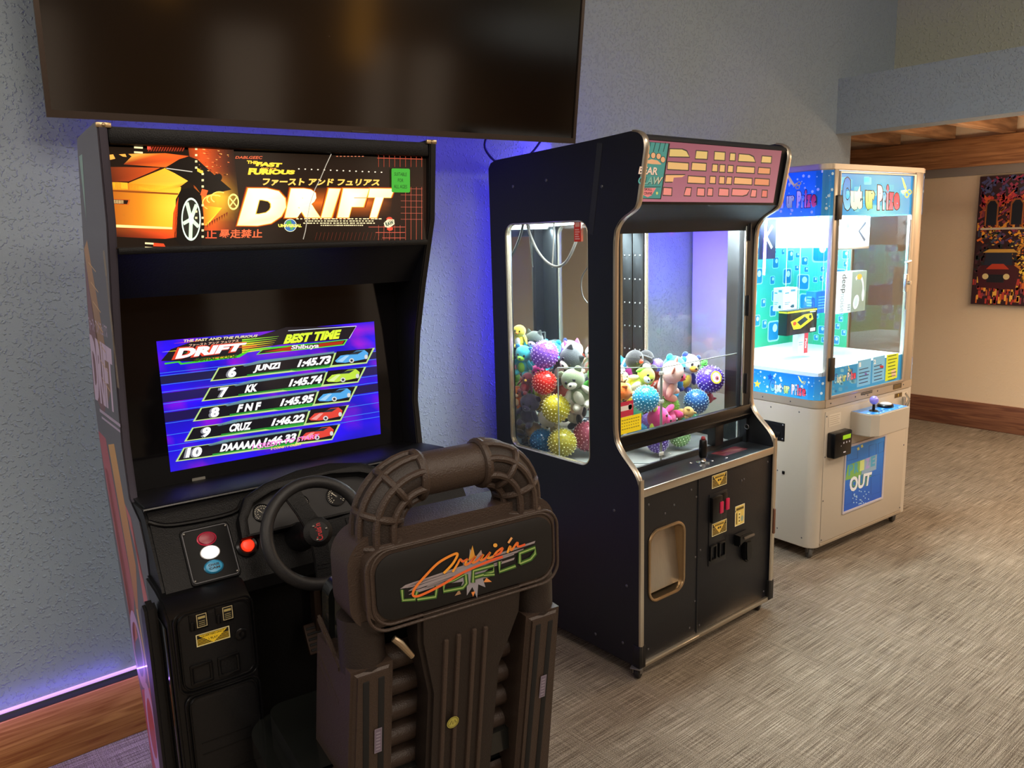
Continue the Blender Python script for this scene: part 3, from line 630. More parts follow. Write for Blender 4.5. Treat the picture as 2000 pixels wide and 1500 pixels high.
# ---- dashboard
DV = Vector((0, .105, .145)).normalized(); DN = Vector((1, 0, 0)).cross(DV)    # dash plane up vector, outward normal
def dpt(x, z, h=0): 
    y = -.14+(z-.895)*.105/.145; return Vector((x, y, z))+DN*h
DF = frame((0, -.14, .895), (1, 0, 0), DV)
db = lambda z: (z-.895)*.179/.145
dash = MB().prism([(.205, 1.035), (.06, 1.052), (.0, 1.058), (-.022, 1.052), (-.036, 1.040), (-.14, .895), (-.14, .868), (-.12, .85), (.205, .85)], .002, .752, 'X', .006)
dash.build('dashboard', BLKM, m1)
b = MB().tube([dpt(.002, 1.046, .004)+Vector((0, .012, .008)), dpt(.752, 1.046, .004)+Vector((0, .012, .008))], .004, 8)
b.tube(smoothpath([dpt(.006, 1.035, .003), dpt(.05, 1.02, .004), dpt(.17, 1.018, .006), dpt(.20, 1.035, .01)], 5), .005, 8).build('dash_trim', BLKG, m1)
arch = [(.172, .962), (.176, 1.0), (.20, 1.036), (.25, 1.055), (.33, 1.068), (.41, 1.070), (.49, 1.058), (.55, 1.032), (.585, .99), (.575, .962)]
ao = [(x, db(z)) for x, z in arch]; ai = [(.376+(x-.376)*.90, db(.985+(z-.985)*.72)) for x, z in arch]
MB().plate(ao, [ai], .03, M=DF, bev=.006).build('instrument_hood', BLKM, m1)
MB().plate(ai, [], .003, M=DF).build('instrument_panel', mat('instrument_face', '#17171a', .35), m1)
for gx, gz, rr in ((.236, 1.006, .021), (.325, 1.008, .021), (.412, 1.006, .024), (.49, 1.0, .02)):
    q = MB().lathe([(rr, 0), (rr, .004), (rr*.9, .005), (rr*.88, .003), (0, .003)], 28, M=T(*dpt(gx, gz, .003)) @ DF.to_3x3().to_4x4()).build('gauge', BLKG, m1)
    d = Art()
    for k in range(21):
        t = 3.9-k*.235; d.line([(rr*.68*cos(t), rr*.68*sin(t)), (rr*.85*cos(t), rr*.85*sin(t))], .0012, '#b9b4a6')
    for k in range(9):
        t = 3.9-k*.58; d.oval(rr*.5*cos(t), rr*.5*sin(t), .0014, .0014, '#a8a396', 6)
    d.line([(0, 0), (rr*.6*cos(2.3), rr*.6*sin(2.3))], .0016, '#d0c9b8').oval(0, 0, .003, .003, '#3a3a3a', 10)
    d.build('dial_marks', artmat('printed_ink', rough=.5), q, T(*dpt(gx, gz, .0068)) @ DF.to_3x3().to_4x4())
bpn = MB().plate(rrect(.058, .160, db(.906), db(1.006), .008), [], .006, M=DF, bev=.003).build('button_panel', mat('matte_black_plate', '#0a0a0c', .5, spec=.2), m1)
MB().tube([DF @ Vector((x, y, .006)) for x, y in rrect(.062, .156, db(.910), db(1.002), .008)], .0016, 6, closed=True).build('panel_rim', mat('satin_black_rim', '#3a3a3e', .3, .3), bpn)
SCR = MB()
for x, z in ((.066, .998), (.152, .998), (.066, .914), (.152, .914)): SCR.ball(dpt(x, z, .007), .003, u=10, v=6)
SCR.each('panel_screw', STEEL, bpn)
for z, nm, c, e, tx in ((.982, 'red', '#8c1c34', .0, None), (.957, 'white', '#ffffff', 2.2, None), (.931, 'blue', '#2a86ae', .12, 'CHASE CAM')):
    mtb = mat('button_'+nm, c, .3, emis=e)
    Mx = T(*dpt(.108, z, .006)) @ DF.to_3x3().to_4x4() @ Matrix.Diagonal((1.35, 1, 1, 1))
    q = MB().lathe([(.0135, 0), (.0135, .003), (.012, .0055), (.006, .0065), (0, .0068)], 28, M=Mx).build('view_button', mtb, m1, label=f'{nm} oval view button')
    MB().lathe([(.0150, 0), (.0150, .002), (.0135, .003), (.0135, 0)], 28, M=Mx).build('button_collar', mat('button_collar_'+nm, {'red': '#c42a48', 'white': '#cfcfcf', 'blue': '#1d5f80'}[nm], .3), q)
    if tx:
        d = Art(); w1 = tx.split(); 
        for k, s_ in enumerate(w1): d.text(s_, [(-.011, .006-.007*k), (.011, .006-.007*k), (.011, .001-.007*k), (-.011, .001-.007*k)], '#16222c' if nm == 'blue' else '#2a0a12', .03)
        d.build('button_lettering', artmat('printed_ink', rough=.5), q, T(*dpt(.108, z, .0132)) @ DF.to_3x3().to_4x4())
q = MB().lathe([(.024, 0), (.024, .008), (.019, .012), (.015, .010), (.015, 0)], 28, M=T(*dpt(.186, .953, 0)) @ DF.to_3x3().to_4x4()).build('start_button', BLKG, m1)
MB().lathe([(.0138, 0), (.0138, .012), (.011, .015), (0, .016)], 24, M=T(*dpt(.186, .953, 0)) @ DF.to_3x3().to_4x4()).build('button_cap', mat('red_lit_button', '#e0341c', .3, emis=.75, ecol='#ff3a1c'), q, label='red button cap')
# ---- steering wheel
WC = Vector((.303, -.215, .992)); Wn = Vector((.0, -.93, .37)).normalized(); WF = frame(WC, (1, 0, 0), Vector((1, 0, 0)).cross(Wn)*-1)
sw = MB().tube([(.300*0+.108*cos(t), .108*sin(t), 0) for t in [2*pi*i/48 for i in range(48)]], .0135, 14, closed=True, M=WF).build('steering_wheel', RUB, m1)
hub = MB().lathe([(.030, -.03), (.034, -.012), (.032, .004), (.024, .009), (0, .010)], 28, M=WF)
hub.tube([WF @ Vector((0, 0, -.02)), WF @ Vector((0, 0, -.12))], [.026, .034], 20).build('hub', BLKM, sw)
for an in (1.95, .05, -1.62):
    MB().prism([(-.020, 0), (.020, 0), (.017, .055), (.019, .098), (-.019, .098), (-.017, .055)], -.006, .004, 'Z', .002, M=WF @ RZ(an-pi/2)).prism([(-.012, .066), (.012, .066), (.012, .069), (-.012, .069)], .004, .006, 'Z', M=WF @ RZ(an-pi/2)).prism([(-.012, .074), (.012, .074), (.012, .077), (-.012, .077)], .004, .006, 'Z', M=WF @ RZ(an-pi/2)).build('spoke', BLKM, sw)
d = Art(); d.oval(0, 0, .021, .021, '#101012', 24).up(); d.text("Cruis'n", [(-.008, -.018), (-.008, .018), (.006, .018), (.006, -.018)], '#b82a30', .02)
d.build('hub_emblem', artmat('printed_ink', rough=.5), sw, WF @ T(0, 0, .0106))
b = MB()
for t in (2.2, .2, -2.0): b.ball((.017*cos(t), .017*sin(t), .0105), .0032, M=WF, u=10, v=6)
b.each('hub_bolt', STEEL, sw)
# ---- coin column and footwell
col = [(-.014, .0), (-.2, .0), (-.2, .88), (-.15, .905), (-.10, .91), (-.014, .91)]
MB().prism(col, -.008, .157, 'X', .004).prism(col, .597, .762, 'X', .004).box(.018, .157, -.016, .2, .0, .90).box(.597, .736, -.016, .2, .0, .90).build('pedestal', mat('black_gloss_pedestal', '#0c0c0e', .3), m1)
MB().box(-.0125, -.0085, -.185, -.03, .03, .86, .001).build('gloss_side_panel', mat('mirror_black_plastic', '#0a0a0c', .06, spec=.9), m1)
MB().prism([(-.085, .875), (-.11, .895), (-.135, .885), (-.145, .80), (-.140, .03), (-.085, .03)], -.036, -.012, 'X', .006).build('side_flange', BLK, m1)
MB().box(.157, .597, .17, .199, .03, .90).box(.157, .597, -.05, .17, .84, .86).build('footwell_panel', BLK, m1)
PM = T(.42, .13, .57) @ RX(-.5) @ T(-.42, -.13, -.57)
q = MB().box(.38, .46, .125, .14, .53, .61, .004, M=PM).box(.41, .43, .13, .165, .58, .70, .004).build('pedal', mat('worn_pedal_metal', '#4a3a32', .5, .5), m1)
for k in range(5): MB().box(.385, .455, .1225, .1265, .537+k*.014, .544+k*.014, .001, M=PM).build('pedal_tread', RUB, q)
def ridge(x0, x1, z0, z1, y, r_, rad, seg=6): return [(x, y, z) for x, z in rrect(x0, x1, z0, z1, rad)], r_
for nm, (x0, x1, z0, z1) in (('coin_door', (.008, .150, .722, .905-.02)), ('cash_door', (.014, .150, .46, .705))):
    q = MB().plate(rrect(x0, x1, z0, z1, .016), [], .004, M=frame((0, -.2002, 0), (1, 0, 0), (0, 0, 1)), bev=.0015).build(nm, BLK, m1)
    for s_ in (0, .007): 
        MB().tube([(x, -.2045, z) for x, z in rrect(x0-.006+s_, x1+.006-s_, z0-.006+s_, z1+.006-s_, .02)], .0022, 6, closed=True).build('door_rim', BLKG, q)
    if nm == 'coin_door':
        INK = artmat('printed_ink', rough=.5)
        for cx_ in (.050, .101):
            s2 = MB().box(cx_-.02, cx_+.016, -.2075, -.204, .848, .884, .002).box(cx_-.019, cx_-.011, -.213, -.206, .850, .868, .002).build('coin_slot', BLKG, q)
            d = Art(); d.rect(-.010, -.014, .010, .014, '#b5a67c').up().rect(-.0085, -.0125, .0085, .0125, '#14120e').up()
            d.rect(-.007, .004, .007, .009, '#a8985f')
            for k in range(3): d.rect(-.006, -.010+k*.004, .006, -.0085+k*.004, '#8f845a')
            d.build('price_plate', INK, s2, frame((cx_+.004, -.2078, .866), (1, 0, 0), (0, 0, 1)))
        d = Art(); d.rect(-.033, -.013, .033, .013, '#d9cf9a').up().rect(-.031, -.011, .031, .011, '#17140c').up()
        d.poly([(-.028, .010), (.028, .010), (.0, -.012)], '#e8c42a')
        for k in range(5): d.line([(-.031, .002-k*.003), (-.018+k*.0035, .002-k*.003)], .001, '#e8c42a').line([(.031, .002-k*.003), (.018-k*.0035, .002-k*.003)], .001, '#e8c42a')
        d.up().text('QUARTERS ONLY', [(-.023, .009), (.023, .009), (.021, .0045), (-.021, .0045)], '#17140c', .02).text('1 PLAY', [(-.010, .0005), (.010, .0005), (.008, -.004), (-.008, -.004)], '#17140c', .02)
        d.build('price_sticker', INK, q, frame((.073, -.2050, .824), (1, 0, 0), (0, 0, 1)))
        MB().lathe([(.0125, 0), (.0125, .003), (.009, .005), (.004, .005), (0, .004)], 20, M=frame((.128, -.204, .812), (1, 0, 0), (0, 0, 1))).build('lock', BLKG, q)
        for cx_ in (.044, .098):
            MB().plate(rrect(cx_-.022, cx_+.022, .732, .776, .003), [rrect(cx_-.016, cx_+.016, .738, .770, .002)], .005, M=frame((0, -.204, 0), (1, 0, 0), (0, 0, 1)), bev=.001).build('coin_return', BLKG, q)
    else:
        for z in (.60, .575, .52): MB().box(x0+.015, x1-.02, -.2052, -.204, z, z+.002).build('groove', BLKG, q)
# ================================================================== racing seat
PL = mat('brown_black_moulded_plastic', '#3a2e27', .42, bump=.35, scale=380)
PLD = mat('dark_moulded_plastic', '#241c18', .5, bump=.3, scale=380)
st = thing('racing_chair', 'black moulded racing seat with roll bar and a green and orange logo on its back', 'chair', (-1.3177, -.6780, 0), -.13)
SX = .0765
Sh = Matrix(((1, 0, 0, 0), (0, 1, -.17, .17*.95), (0, 0, 1, 0), (0, 0, 0, 1)))   # lean of the lower back
head = MB().prism(rrect(-.208, .208, .950, 1.120, (.05, .05, .055, .055), 8), 0, .125, 'Y', .022, M=T(SX, 0, 0), seg=4).build('headrest', PL, st)
MB().plate(rrect(-.170, .185, .970, 1.088, .035, 8), [], .003, M=frame((SX, -.0005, 0), (1, 0, 0), (0, 0, 1)), bev=.001).build('logo_panel', mat('logo_panel_black', '#0e0d0d', .55), head)
for g in (0, .009): MB().tube([(SX+x, .000, z) for x, z in rrect(-.176-g, .190+g, .963-g, 1.095+g*.3, .036, 8)], .003, 8, closed=True).build('panel_ridge', PL, head)
lg = Art(homog([(735, 1090), (1080, 1010), (1075, 1125), (740, 1225)], [(-.088, 1.086), (.267, 1.080), (.258, .964), (-.091, .964)]))
G = lambda x, y: (760+x/5.714, 1020+y/5.714)
def gl(pts, wd, col): lg.line([tuple(p)[:2] for p in smoothpath([(*G(*q), 0) for q in pts], 6)], wd, col)
def gp(pts, col): lg.poly([G(*p) for p in pts], col)
sil = '#8f8588'
for i, (l, r_) in enumerate((((110, 735), (1620, 200)), ((180, 725), (1490, 285)), ((200, 760), (1390, 330)), ((205, 800), (1390, 385)), ((360, 740), (1250, 420)))):
    k_ = .96; gp([(l[0], l[1]), (l[0]+60, l[1]-45), (r_[0], r_[1]), (r_[0]-10, r_[1]+26), (l[0]+70, l[1]-14)], sil)
lg.up(); cx_, cy_ = 930, 560; sp_pts = []
for i in range(24):
    t = i*pi/12+.1; rr = (290 if i % 6 == 5 else 245) if i % 2 else 150
    sp_pts.append((cx_+rr*.82*cos(t)*1.05, cy_+rr*sin(t)-rr*.22*cos(t)))
gp(sp_pts, '#8d8990'); lg.up(); gp([(918, 250), (950, 385), (870, 420)], '#c9903a'); gp([(1015, 300), (1030, 360), (960, 370)], '#a08a80'); gp([(1135, 655), (1040, 660), (1075, 610)], '#d98a4a'); gp([(925, 820), (950, 760), (905, 770)], '#d9803a'); gp([(720, 810), (770, 740), (790, 790)], '#9a7a5a'); lg.up()
def outl(pts, wd, closed=False):
    q = [G(*p) for p in pts]; q = q+[q[0]] if closed else q
    lg.line(q, wd+1.6, '#0c100a'); lg.up(); lg.line(q, wd, '#2f5c1e'); lg.up(); lg.line(q, wd*.35, '#93aa62')
outl([(130, 742), (140, 860), (270, 850), (300, 760)], 7.6); outl([(300, 850), (505, 820), (520, 700)], 7.6)
outl([(840, 570), (850, 670), (810, 720), (595, 760), (600, 670)], 7.6); outl([(600, 670), (700, 640), (830, 570)], 5)
outl([(920, 660), (925, 530), (1150, 470), (1150, 540), (940, 600)], 7.6); outl([(1040, 580), (1160, 570)], 6)
outl([(1215, 425), (1215, 540), (1395, 475)], 7.6); outl([(1440, 450), (1440, 335), (1610, 270), (1610, 340), (1560, 400), (1440, 450)], 7.6)
lg.up()
oc = lambda t: lerp('#e8a030', '#e0502a', t)
gl([(590, 555), (690, 450), (745, 345), (690, 350), (530, 440), (380, 590), (270, 720), (250, 800), (330, 800), (560, 690), (800, 550), (1100, 420), (1250, 370)], 4.6, oc)
gl([(690, 540), (740, 460), (775, 400), (800, 425), (860, 395)], 4, oc); gl([(850, 400), (830, 460), (880, 440), (950, 365)], 4, oc); gl([(950, 365), (910, 435), (960, 420), (1035, 345)], 4, oc)
gl([(1035, 345), (1000, 410), (1050, 390), (1110, 320)], 4, oc); gl([(1110, 320), (1080, 385), (1140, 370), (1180, 320), (1245, 275), (1220, 330), (1150, 365)], 4, oc)
gl([(1300, 330), (1330, 255), (1345, 300), (1410, 215), (1420, 260), (1500, 235)], 4, oc); gl([(1350, 160), (1310, 220)], 4, '#e0a060'); lg.oval(*G(1165, 245), 4.2, 4, '#e0a040', 12)
lg.build('logo', artmat('embossed_logo_paint', rough=.3, coat=.5), head, frame((0, -.0040, 0), (1, 0, 0), (0, 0, 1)))
# roll bar
BY = .05
bar = MB().tube([(SX-.066, BY, 1.197), (SX+.066, BY, 1.197)], .0385, 28).build('roll_bar', PL, st)
for sx in (-1, 1):
    E_ = Vector((SX+sx*.066, BY, 1.197)); path = [Vector((SX+sx*(.062+.080*sin(t)), BY, 1.117+.080*cos(t))) for t in [pi/2*i/10 for i in range(11)]]+[Vector((SX+sx*.142, BY, 1.095))]
    MB().tube(path, .0385, 24).build('elbow', PLD, bar)
    rb = MB()
    def off(i, t, r_):
        ph = pi/2*min(i, 10)/10; rad = Vector((sx*sin(ph), 0, cos(ph))); return path[i]+rad*cos(t)*r_+Vector((0, 1, 0))*sin(t)*r_
    for k in range(8):
        t = 2*pi*k/8+.4; rb.tube([off(i, t, .0400) for i in range(12)], .0068, 8)
    for i in (0, 4, 8, 11): rb.tube([off(i, 2*pi*j/24, .0400) for j in range(24)], .0068, 8, closed=True)
    rb.build('elbow_ribs', PL, bar)
    MB().tube([(SX+sx*.066+.0045*cos(0)*0, BY+.040*cos(t), 1.197+.040*sin(t)) for t in [2*pi*i/28 for i in range(28)]], .005, 8, closed=True).build('collar', PL, bar)
# lower back
MB().prism(rrect(-.205, .205, .30, 1.0, .03), .125, .20, 'Y', .02, M=T(SX, 0, 0) @ Sh, seg=3).build('back_cushion', mat('black_vinyl', '#141615', .26, coat=.6), st)
for i in range(10):
    z = .845-.058*i
    MB().tube([(SX-.16, .085, z), (SX+.16, .085, z)], .030, 14, M=Sh, flat=.8).build('back_rib', PL, st)
sp = MB().prism([(-.095, .975), (.118, .975), (.118, .905), (.082, .80), (.070, .25), (-.070, .25), (-.068, .79), (-.092, .905)], .0, .06, 'Y', .008, M=T(SX, 0, 0) @ Sh)
sp.build('spine', PLD, st)
for x in (-.045, -.020, .012, .036): MB().box(SX+x, SX+x+.009, -.006, .004, .25, .905-.012*abs(x-.0)*10, .003, M=Sh).build('spine_rib', PL, st)
for sx, lab, sz in ((-1, 'left', .735), (1, 'right', .715)):
    x0, x1 = (-.215, -.138) if sx < 0 else (.138, .215); xo_ = -.035 if sx < 0 else .035
    p = MB().prism([(x0+(xo_*.5 if sx < 0 else 0), .25), (x1+(xo_*.5 if sx > 0 else 0), .25), (x1, .885), (x0, .885)], 0, .19, 'Y', .010, M=T(SX, 0, 0) @ Sh, seg=3).build('side_pillar', PL, st)
    g = MB()
    for k in range(2): g.box(SX+x0+.018+k*.028, SX+x0+.030+k*.028, -.0015, .004, .78 if False else .30, .865, .002, M=Sh)
    g.each('pillar_groove', mat('groove_black', '#0b0a0a', .7), p)
    g = MB()
    for z in (.86, .79, .765, .67, .645, .55, .525):
        xo = SX+(x0-.003 if sx < 0 else x1-.004)
        g.prism([(.06, z), (.17, z+.055), (.175, z+.066), (.06, z+.012)], xo, xo+.009, 'X', .002, M=Sh)
    g.each('pillar_fin', PL, p)
    MB().tube([(SX+sx*.178, .06, .87), (SX+sx*.178, .06, .97)], .040, 20).build('head_post', PLD, st)
    q = SX+x0+.046
    d = Art(); d.rect(-.007, -.026, .007, .026, '#7f7684').up().rect(-.006, -.024, .006, .024, '#6a6072').up()
    for k in range(6): d.rect(-.004, -.020+k*.007, .004, -.017+k*.007, '#8d8592')
    d.build('serial_label', artmat('printed_ink', rough=.5), p, Sh @ frame((q, -.0024, sz), (1, 0, 0), (0, 0, 1)))
d = Art(); d.oval(0, 0, .0125, .0125, '#a8a04a', 24).up().ring(0, 0, .011, .011, .0012, '#5f5a22').line([(-.007, -.004), (-.003, .005), (.0, -.004), (.004, .004), (.007, -.003)], .0018, '#55501c')
d.build('round_sticker', artmat('printed_ink', rough=.5), st, Sh @ frame((SX-.022, -.0075, .716), (1, 0, 0), (0, 0, 1)))
MB().tube([(SX-.135, .02, .925), (SX-.125, .015, .915), (SX-.105, .012, .885)], [.006, .007, .005], 10).build('recline_lever', mat('worn_bright_metal', '#b8a58a', .3, .9), st)
MB().prism(rrect(-.237, .27, .10, .437, (.03, .03, .075, .075), 8), .52, .647, 'Z', .04, seg=4).build('seat_cushion', mat('black_vinyl', '#141615', .26, coat=.6), st)
MB().box(SX-.17, SX+.15, .15, .42, .03, .525, .02).box(SX-.21, SX+.21, .10, .43, 0, .05, .01).build('seat_base', PLD, st)
# ================================================================== claw crane machine
m2 = thing('claw_crane_machine', 'black plush toy crane machine with pink marquee, clear windows and brass edge trim', 'crane machine', (0, 0, 0))
NAVY = mat('black_laminate_panel', '#0f1015', .45, bump=.1, scale=240)
DKST = mat('dark_steel', '#3c4044', .35, .85, vary=.25, scale=40)
TMOLD = mat('brass_edge_moulding', '#cdc3b2', .28, .9)
PANE = glass('clear_pane', (.96, .98, .97), 1.7); ACR = glass('clear_acrylic', (.95, .97, .96), .8); EDGE = mat('bright_acrylic_edge', '#8f9996', .3)
SPK = mat('screw_head', '#6a6a6e', .35, .8)
WID = .847
P2 = [(0, .05), (0, .70), (.003, .735), (.012, .762), (.033, .79), (.081, .834), (.108, .868), (.119, .905), (.121, 1.0), (.117, 1.5), (.114, 1.585), (.105, 1.620), (.078, 1.650), (.037, 1.672), (.015, 1.692), (.004, 1.74), (-.013, 1.835), (-.019, 1.874), (-.013, 1.901), (.007, 1.919), (.035, 1.926), (.228, 1.916), (.743, 1.897), (.775, 1.888), (.79, 1.868), (.79, .05)]
WIN = rrect(.242, .696, .757, 1.650, .045, 8)
for x0 in (0, WID-.022):
    s_ = MB().plate(P2, [WIN], .022, M=frame((x0, 0, 0), (0, 1, 0), (0, 0, 1)))
    p = s_.build('side_panel', NAVY, m2)
    # T-moulding along the front edge
    path = [Vector((y, z)) for y, z in smoothpath([(y, z, 0) for y, z in P2[:21]], 3) for _ in (0,)] if False else [Vector(q[:2]) for q in smoothpath([(y, z, 0) for y, z in P2[:21]], 3)]
    t = bmesh.new(); sec = [(-.001, .002), (.002, -.0035), (.011, -.005), (.020, -.0035), (.023, .002)]; prev = None
    for i, q in enumerate(path):
        d = (path[min(i+1, len(path)-1)]-path[max(i-1, 0)]).normalized(); nrm = Vector((-d.y, d.x))   # outward (towards -y)
        ring = [t.verts.new((x0+sx, q.x-nrm.x*so, q.y-nrm.y*so)) for sx, so in sec]
        if prev:
            for k in range(len(sec)-1): t.faces.new((prev[k], prev[k+1], ring[k+1], ring[k]))
        prev = ring
    bmesh.ops.recalc_face_normals(t, faces=t.faces[:])
    mb = MB(); mb._add(t); mb.build('edge_moulding', TMOLD, p)
    b = MB()
    b.tube([(x0+.011, y, z) for y, z in WIN], .0125, 8, closed=True, flat=.45)
    b.build('window_rim', mat('polished_window_rim', '#cfc8b4', .25, .75), p)
    MB().box(x0+.012, x0+.017, .236, .702, .751, 1.656).build('window_pane', PANE, p)
    b = MB()
    xs = x0-.001 if x0 == 0 else WID+.001
    for y, z in ((.45, 1.80), (.64, 1.79), (.17, 1.76), (.74, .55), (.74, .30), (.08, .12), (.12, .62), (.22, .10), (.06, .35)): b.ball((xs, y, z), (.002, .006, .006), u=10, v=6)
    b.each('panel_screw', SPK, p)
MB().box(-.0008, .0006, .19, .215, 1.60, 1.905, M=T(0, .205, 1.75) @ RX(.16) @ T(0, -.205, -1.75)).build('tape_strip', mat('scuffed_tape', '#23252a', .6), m2)
# cabinet shell
MB().box(.022, WID-.022, .77, .79, .05, 1.86).box(.022, WID-.022, .74, .77, .05, .72).build('back_panel', NAVY, m2)
MB().prism([(.035, 1.918), (.228, 1.909), (.743, 1.889), (.775, 1.878), (.775, 1.86), (.228, 1.885), (.035, 1.895)], .022, WID-.022, 'X').build('top_panel', NAVY, m2)
MB().box(.03, WID-.03, .762, .768, .73, 1.655).build('mirror', mat('mirror_backing', '#c9d0cf', .03, 1), m2)
MB().box(.022, WID-.022, .04, .77, .70, .715).build('prize_floor', mat('grey_prize_bed', '#8a8a86', .6), m2)
MB().box(.022, WID-.022, .14, .77, 1.66, 1.675).build('playfield_ceiling', mat('white_ceiling_panel', '#d5d8d4', .5), m2)
b = MB()
for x0, x1 in ((.0225, .034), (WID-.034, WID-.0225)):
    b.box(x0, x1, .70, .76, .715, 1.66, .002).box(x0, x1, .125, .238, .715, 1.66, .002)
b.each('inner_post', DKST, m2)
b = MB()
for k in range(7):
    for y in (.715, .745): b.ball((WID-.0355, y, .95+k*.11), (.002, .004, .004), u=8, v=5).ball((.0355, y, .95+k*.11), (.002, .004, .004), u=8, v=5)
b.each('rivet', mat('bright_rivets', '#d0d4d4', .3, .9), m2)
b = MB().tube([(.06, .20, 1.648), (WID-.06, .20, 1.648)], .012, 12)
b.build('fluorescent_tube', mat('lit_fluorescent_tube', '#ffffff', .4, emis=5.0, ecol='#eaf6ff'), m2)
o = area('crane_tube_light', (WID/2, .42, 1.652), (WID/2, .45, 0), .70, .45, 34.0, (.90, .97, 1)); 
o = area('crane_tube_light', (WID/2, .18, 1.645), (WID/2, .55, .9), .70, .03, 16.0, (.90, .97, 1))
# marquee
MB().prism([(.020, 1.690), (.016, 1.72), (-.008, 1.880), (-.016, 1.896), (-.012, 1.905), (.008, 1.915), (.035, 1.92), (.06, 1.90), (.06, 1.69)], .022, WID-.022, 'X').build('marquee_box', NAVY, m2)
MQF = frame((.022, .0098, 1.702), (1, 0, 0), (0, -.0295, .190))
MB().box(.0, .757, 0, .193, -.004, .0012, M=MQF).build('marquee_glass', mat('pink_marquee_base', '#c98a9c', .25, coat=.3), m2)
PX = lambda x, y: (1235+x/6.25, 250+y/6.25)
a = Art(homog([(1268.3, 273.5), (1526.2, 294.6), (1509.6, 396), (1254.3, 393.7)], [(0, .193), (.757, .193), (.757, 0), (0, 0)]))
a.grid([(1268.3, 273.5), (1526.2, 294.6), (1509.6, 396), (1254.3, 393.7)], 2, 8, lambda u, v: lerp('#9c6078', '#b67a94', v)); a.up()
def g2(pts, c): a.poly([PX(*p) for p in pts], c)
def letter(pts):
    yy = sum(p[1] for p in pts)/len(pts); c = lerp('#e4cf86', '#f6c08a', min(1, (yy-300)/330)) if yy < 650 else lerp('#f6c08a', '#f49a98', (yy-650)/130)
    if len(pts) and max(p[0] for p in pts) > 1560: c = lerp(c, '#d96a5a', .35 if yy > 400 else 0)
    cx_ = sum(p[0] for p in pts)/len(pts)
    g2([(cx_+(x-cx_)*1.0+(10 if x > cx_ else -8), yy+(y-yy)+(12 if y > yy else -12)) for x, y in pts], '#3c403c'); LET.append((pts, c))
LET = []
def box(x0, y0, x1, y1, sk=8): letter([(x0+sk, y0), (x1+sk*.5, y0+(x1-x0)*.07), (x1, y1+(x1-x0)*.05), (x0, y1)])
letter([(455, 258), (600, 262), (655, 285), (690, 350), (445, 345)]); box(765, 280, 905, 370, 14); box(995, 292, 1120, 385); box(1185, 310, 1245, 392); letter([(1300, 320), (1420, 330), (1470, 355), (1495, 412), (1290, 402)]); box(1570, 345, 1685, 418, 12)
box(425, 415, 675, 500, 6); box(718, 425, 890, 510, 10); box(970, 445, 1030, 525); box(1060, 450, 1120, 532); box(1160, 460, 1220, 535); box(1268, 468, 1480, 538); box(1530, 485, 1670, 552, 10)
letter([(405, 575), (640, 575), (600, 600), (500, 605), (492, 655), (395, 655)]); box(672, 588, 880, 665, 8); box(940, 592, 1005, 670); box(1055, 595, 1115, 675); box(1140, 600, 1200, 680, 14); box(1238, 605, 1450, 678, 8); box(1488, 618, 1660, 690, 8)
box(370, 730, 470, 815, 10); box(628, 730, 700, 820, 26); box(785, 735, 870, 822); box(912, 738, 970, 822, 10); box(1050, 740, 1165, 822, 8); letter([(1220, 745), (1425, 755), (1390, 810), (1340, 825), (1210, 820)]); box(1440, 755, 1500, 835, 16); box(1575, 762, 1635, 838, 10)
a.up()
for pts, c in LET: g2(pts, c)
g2([(160, 165), (455, 188), (345, 870), (80, 862)], '#16201f'); a.up(); g2([(165, 170), (435, 190), (335, 860), (85, 855)], '#4a9a98'); a.up()
for x in (190, 250, 312, 372): a.line([PX(x+28, 178), PX(x, 290)], 1.2, '#16302f')
for x, y in ((180, 340), (250, 335), (315, 345), (368, 385)):
    a.oval(*PX(x, y), 5.2, 6.6, '#16302f', 18)
a.up()
for x, y in ((180, 340), (250, 335), (315, 345), (368, 385)): a.oval(*PX(x, y), 4.3, 5.6, '#e6b48a', 18)
g2([(132, 425), (160, 400), (230, 380), (300, 395), (350, 440), (340, 445), (240, 440)], '#e6b48a')
a.text('BEAR', [PX(90, 470), PX(320, 485), PX(305, 580), PX(70, 565)], '#16302f', .05); a.text('CLAW', [PX(80, 590), PX(375, 600), PX(350, 690), PX(60, 690)], '#16302f', .05); a.up()
a.text('BEAR', [PX(85, 468), PX(315, 482), PX(300, 575), PX(66, 560)], '#f2d9c8', .03); a.text('CLAW', [PX(76, 588), PX(368, 598), PX(342, 686), PX(56, 685)], lambda u, v: lerp('#5ab0ae', '#f0d0b0', u*u), .03)
a.line([PX(105, 718), PX(340, 718)], 1.0, '#16302f'); g2([(105, 730), (285, 730), (230, 820), (180, 845), (125, 815)], '#e88a90'); a.oval(*PX(295, 795), 2.0, 3.0, '#d8e07a', 10).up()
a.text('SKILL', [PX(140, 730), PX(235, 735), PX(235, 765), PX(140, 762)], '#3a2a2e', .02); a.text('CRANE', [PX(135, 778), PX(235, 780), PX(235, 812), PX(135, 812)], '#3a2a2e', .02)
a.build('marquee_print', artmat('printed_marquee', emis=.2, rough=.3, coat=.2), m2, MQF @ T(0, 0, .0016))
MB().prism([(.06, 1.69), (.014, 1.693), (.037, 1.676), (.078, 1.654), (.104, 1.63), (.122, 1.60), (.14, 1.66)], .022, WID-.022, 'X').build('header_panel', NAVY, m2)
